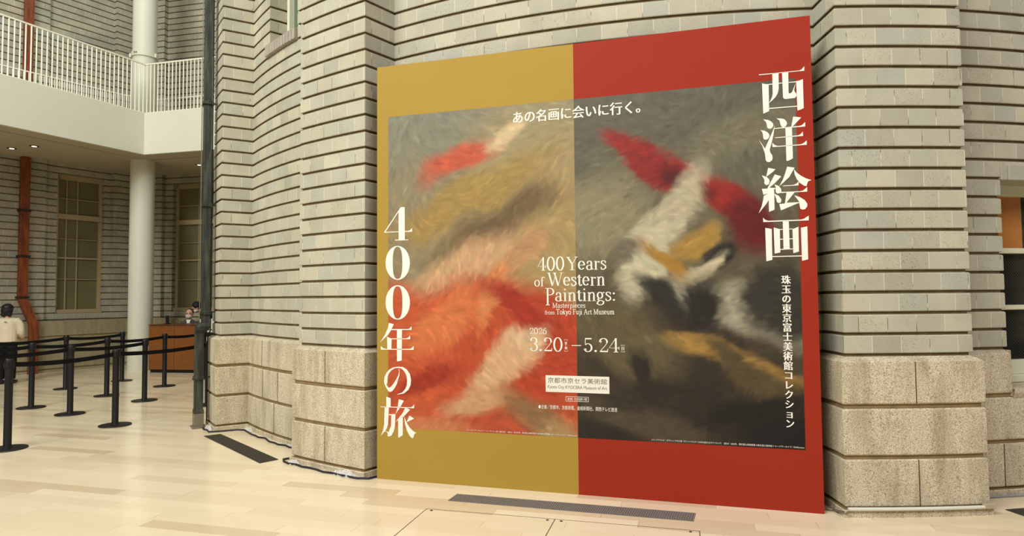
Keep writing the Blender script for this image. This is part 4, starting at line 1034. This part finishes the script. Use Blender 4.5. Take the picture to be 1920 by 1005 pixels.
def face_bits(parent, c, R, s=1.0, mask=True):
    c = Vector(c)
    mb = MB()
    for q in (-1, 1): mb.ball(c+R @ Vector((q*.031, -.077, .006))*s, .011*s, 8, 6, M=R, e=(1.3, .6, .6))
    mb.build('eyes', M['black'], parent)
    mb = MB()
    for q in (-1, 1): mb.box(c+R @ Vector((q*.031, -.080, .030))*s, (.034*s, .008*s, .006*s), M=R)
    mb.build('eyebrows', M['black'], parent)
    if mask:
        mb = MB(); mb.ball(c+R @ Vector((0, -.042, -.052))*s, .070*s, 16, 10, M=R, e=(.98, .92, .78)); mb.build('face_mask', plain('pale_mask', S(206, 196, 180), .8, .2) if 'pale_mask' not in bpy.data.materials else bpy.data.materials['pale_mask'], parent, smooth=True)
    else:
        mb = MB(); mb.ball(c+R @ Vector((0, -.080, -.062))*s, .016*s, 8, 6, M=R, e=(1.5, .4, .4)); mb.build('mouth', plain('lips', S(160, 84, 74)), parent)
def hand(mb, w_, d, up_=Vector((0, 0, 1)), s=1.0):
    """palm, four unequal curled fingers and a side thumb; w_ wrist, d direction of the fingers"""
    w_ = Vector(w_); d = Vector(d).normalized(); sd = d.cross(Vector(up_)).normalized(); nn = sd.cross(d)
    pc = w_+d*.05*s
    tube_body(mb, [(*(w_-d*.02), .022*s, .018*s), (*(w_+d*.03*s), .034*s, .015*s), (*(w_+d*.08*s), .038*s, .014*s)], 10)
    for i, (o_, L) in enumerate(((-.029, .068), (-.010, .078), (.010, .073), (.028, .056))):
        p0 = w_+d*.078*s+sd*o_*s; p1 = p0+(d*.9-nn*.3)*L*.5*s; p2 = p1+(d*.5-nn*.85)*L*.5*s
        mb.tube([p0, p1, p2], [.0095*s, .0085*s, .007*s], 7)
    p0 = w_+d*.025*s-sd*.028*s; mb.tube([p0, p0-sd*.028*s+d*.03*s-nn*.01*s, p0-sd*.03*s+d*.06*s-nn*.02*s], [.012*s, .010*s, .008*s], 7)

# visitor seen from behind at the left edge: body, cream top, black cap, black trousers
def visitor():
    r = empty('person', 'person seen from behind at the left edge, cream top, black cap, dark trousers', 'person', (-9.72, 12.35, 0), math.radians(20))
    mb = MB()
    tube_body(mb, [(0, 0, .76, .13, .09), (0, 0, .92, .125, .09), (0, .01, 1.08, .14, .10), (0, .01, 1.20, .16, .10), (0, .0, 1.265, .08, .07), (0, -.01, 1.30, .05, .05), (0, -.015, 1.37, .045, .05)])
    head(mb, (0, -.02, 1.41), Matrix.Rotation(PI, 3, 'Z'), .95)
    for q in (-1, 1):
        tube_body(mb, [(q*.075, 0, .80, .08, .085), (q*.08, .0, .60, .068, .072), (q*.085, .01, .42, .05, .055), (q*.085, -.005, .25, .045, .05), (q*.085, 0, .08, .03, .035)])
        tube_body(mb, [(q*.085, -.03, .04, .035, .03), (q*.09, .06, .035, .038, .028), (q*.095, .16, .025, .03, .018)])
        tube_body(mb, [(q*.15, 0, 1.22, .05, .05), (q*.20, .01, 1.12, .045, .045), (q*.215, .02, .97, .036, .036), (q*.20, .12, .88, .03, .03), (q*.16, .20, .86, .022, .022)])
        hand(mb, (q*.15, .21, .86), (-q*.2, 1, -.1))
    fuse(mb.build('body', skin_m, r, smooth=True), .010)
    mb = MB()
    tube_body(mb, [(0, 0, .80, .165, .125), (0, .0, .92, .160, .12), (0, .01, 1.08, .172, .125), (0, .01, 1.19, .185, .12), (0, 0, 1.255, .12, .09), (0, -.005, 1.275, .065, .06)])
    for q in (-1, 1): tube_body(mb, [(q*.12, 0, 1.22, .07, .065), (q*.20, .01, 1.13, .062, .06), (q*.222, .02, .97, .052, .052), (q*.205, .12, .885, .042, .042)])
    fuse(mb.build('top', plain('cream_cotton', S(214, 200, 172), .85, .2), r, smooth=True), .012)
    mb = MB(); mb.box((.01, -.133, 1.185), (.045, .003, .012)); mb.build('back_print', M['black'], r)
    mb = MB()
    tube_body(mb, [(0, 0, .70, .14, .11), (0, 0, .80, .155, .115), (0, 0, .86, .150, .11)])
    for q in (-1, 1): tube_body(mb, [(q*.075, 0, .76, .09, .10), (q*.085, .0, .60, .085, .088), (q*.088, .01, .42, .072, .075), (q*.088, 0, .25, .066, .07), (q*.088, 0, .09, .06, .065)])
    fuse(mb.build('trousers', plain('black_trousers', S(24, 23, 26), .85, .2), r, smooth=True), .012)
    mb = MB()
    for q in (-1, 1): tube_body(mb, [(q*.085, -.06, .045, .042, .042), (q*.09, .04, .042, .046, .040), (q*.095, .17, .030, .042, .028)])
    mb.build('shoes', M['black'], r, smooth=True)
    mb = MB(); mb.ball((0, -.045, 1.40), .10, 16, 10, e=(.98, .85, .95)); mb.ball((-.045, -.06, 1.33), .05, 10, 8); mb.ball((.045, -.06, 1.335), .05, 10, 8); fuse(mb.build('hair', plain('black_hair', S(20, 18, 18), .7), r, smooth=True), .010)
    mb = MB(); mb.ball((0, -.02, 1.455), .103, 18, 10, e=(.92, 1.0, .80)); mb.ball((0, .10, 1.45), .07, 12, 8, e=(1.0, 1.0, .14)); mb.build('cap', M['black'], r, smooth=True)
visitor()
hair_m = bpy.data.materials['black_hair']
# seated attendant
def attendant():
    r = empty('person', 'seated person with tied-back dark hair, pale face mask and grey jacket behind the counter', 'person', (-7.47, 14.85, 0), math.radians(14))
    hz = 1.245
    mb = MB()
    tube_body(mb, [(0, .0, .50, .15, .11), (0, 0, .62, .125, .09), (0, -.02, .80, .13, .09), (0, -.03, .98, .145, .09), (0, -.03, 1.075, .09, .07), (0, -.035, 1.11, .048, .048), (0, -.04, 1.16, .045, .047)])
    head(mb, (0, -.05, hz), None, 1.0)
    for q in (-1, 1):
        tube_body(mb, [(q*.08, 0, .50, .085, .08), (q*.10, -.2, .52, .075, .07), (q*.11, -.40, .50, .06, .06), (q*.11, -.42, .28, .05, .05), (q*.11, -.40, .08, .035, .035)])
        tube_body(mb, [(q*.11, -.36, .045, .033, .035), (q*.11, -.47, .035, .036, .026), (q*.115, -.56, .025, .03, .018)])
        tube_body(mb, [(q*.14, -.03, 1.03, .05, .05), (q*.205, -.06, .94, .044, .044), (q*.22, -.10, .76, .036, .036), (q*.19, -.26, .72, .03, .03), (q*.14, -.34, .725, .022, .022)])
        hand(mb, (q*.13, -.35, .725), (-q*.2, -1, 0))
    body = fuse(mb.build('body', skin_m, r, smooth=True), .010)
    gj = plain('charcoal_jacket', S(70, 72, 78), .85, .2)
    mb = MB()
    tube_body(mb, [(0, 0, .52, .175, .13), (0, 0, .62, .155, .12), (0, -.02, .80, .158, .12), (0, -.03, .98, .178, .115), (0, -.03, 1.07, .145, .09), (0, -.02, 1.115, .075, .065)])
    for q in (-1, 1): tube_body(mb, [(q*.12, -.03, 1.04, .070, .066), (q*.205, -.06, .94, .058, .058), (q*.222, -.10, .76, .050, .050), (q*.19, -.26, .725, .042, .042)])
    fuse(mb.build('jacket', gj, r, smooth=True), .011)
    mb = MB(); mb.poly([(-.04, -.128, 1.10), (.04, -.128, 1.10), (.015, -.158, .98), (0, -.160, .92), (-.015, -.158, .98)]); mb.poly([(-.055, -.10, 1.12), (.055, -.10, 1.12), (.04, -.130, 1.095), (-.04, -.130, 1.095)]); mb.build('shirt_front', M['label_white'], r, fixn=False)
    mb = MB(); 
    for q in (-1, 1): tube_body(mb, [(q*.07, 0, .51, .10, .095), (q*.10, -.2, .525, .088, .083), (q*.11, -.41, .50, .074, .07), (q*.11, -.43, .28, .062, .062), (q*.11, -.40, .09, .055, .055)])
    fuse(mb.build('trousers', plain('dark_trousers', S(34, 34, 40), .85, .2), r, smooth=True), .012)
    mb = MB()
    for q in (-1, 1): tube_body(mb, [(q*.11, -.35, .045, .04, .042), (q*.11, -.47, .040, .042, .036), (q*.115, -.575, .030, .036, .026)])
    mb.build('shoes', M['black'], r, smooth=True)
    face_bits(body, (0, -.05, hz), Matrix.Identity(3), 1.0)
    mb = MB(); mb.ball((0, -.008, hz+.035), .098, 18, 12, e=(.90, .92, 1.0)); mb.ball((0, .085, hz-.01), .045, 12, 8); fuse(mb.build('hair', hair_m, r, smooth=True), .009, 2)
    ch = empty('desk_chair', 'dark stool behind the wooden counter carrying the seated person', 'chair', (-7.47, 14.87, 0), math.radians(14))
    mb = MB(); mb.lathe([(.19, .36), (.20, .38), (.20, .41), (.18, .42)], seg=28); mb.build('seat', M['black'], ch, smooth=True)
    for q in range(4):
        a = q*PI/2+.785; mb = MB(); mb.tube([(.15*math.cos(a), .15*math.sin(a), .37), (.19*math.cos(a), .19*math.sin(a), 0)], .014, 8); mb.build('leg', M['steel'], ch)
attendant()
def leaning():
    r = empty('person', 'person with dark hair and white face mask leaning over behind the seated person', 'person', (-7.17, 15.36, 0), math.radians(-60))
    R = Matrix.Rotation(math.radians(35), 3, 'X') 
    hc = (0, -.36, 1.385)
    mb = MB()
    tube_body(mb, [(0, .10, .80, .15, .11), (0, .06, .95, .13, .095), (0, -.04, 1.10, .135, .10), (0, -.15, 1.22, .15, .10), (0, -.22, 1.27, .09, .07), (0, -.26, 1.30, .05, .05), (0, -.31, 1.34, .047, .05)])
    head(mb, hc, R, 1.0)
    for q in (-1, 1):
        tube_body(mb, [(q*.08, .10, .86, .09, .09), (q*.09, .06, .64, .075, .078), (q*.09, .05, .46, .056, .06), (q*.09, .08, .26, .05, .055), (q*.09, .09, .08, .033, .037)])
        tube_body(mb, [(q*.09, .11, .045, .036, .032), (q*.095, 0, .038, .038, .028), (q*.10, -.10, .025, .03, .018)])
        tube_body(mb, [(q*.15, -.16, 1.23, .052, .052), (q*.19, -.22, 1.12, .046, .046), (q*.20, -.28, .98, .038, .038), (q*.18, -.40, .90, .03, .03), (q*.15, -.50, .88, .022, .022)])
        hand(mb, (q*.145, -.51, .88), (-q*.15, -1, -.1))
    body = fuse(mb.build('body', skin_m, r, smooth=True), .010)
    mb = MB()
    tube_body(mb, [(0, .11, .78, .175, .13), (0, .06, .95, .16, .125), (0, -.04, 1.10, .163, .13), (0, -.15, 1.21, .175, .125), (0, -.22, 1.265, .12, .09), (0, -.25, 1.29, .07, .065)])
    for q in (-1, 1): tube_body(mb, [(q*.12, -.16, 1.23, .068, .068), (q*.19, -.22, 1.12, .060, .060), (q*.20, -.28, .98, .052, .052), (q*.18, -.40, .905, .044, .044)])
    fuse(mb.build('jacket', plain('black_jacket', S(30, 30, 34), .85, .2), r, smooth=True), .012)
    mb = MB(); tube_body(mb, [(0, .11, .74, .15, .12), (0, .10, .84, .16, .125), (0, .08, .92, .15, .12)])
    for q in (-1, 1): tube_body(mb, [(q*.08, .10, .80, .10, .10), (q*.09, .06, .64, .09, .092), (q*.09, .05, .46, .078, .08), (q*.09, .08, .26, .07, .074), (q*.09, .09, .09, .062, .066)])
    fuse(mb.build('trousers', bpy.data.materials['dark_trousers'], r, smooth=True), .012)
    mb = MB()
    for q in (-1, 1): tube_body(mb, [(q*.09, .13, .045, .042, .042), (q*.095, 0, .042, .044, .036), (q*.10, -.115, .030, .038, .026)])
    mb.build('shoes', M['black'], r, smooth=True)
    face_bits(body, hc, R, 1.0)
    c = Vector(hc); mb = MB(); mb.ball(c+R @ Vector((0, .035, .038)), .104, 18, 12, M=R, e=(.95, .98, 1.0)); mb.ball(c+R @ Vector((0, .10, -.02)), .06, 12, 8); fuse(mb.build('hair', hair_m, r, smooth=True), .009, 2)
leaning()
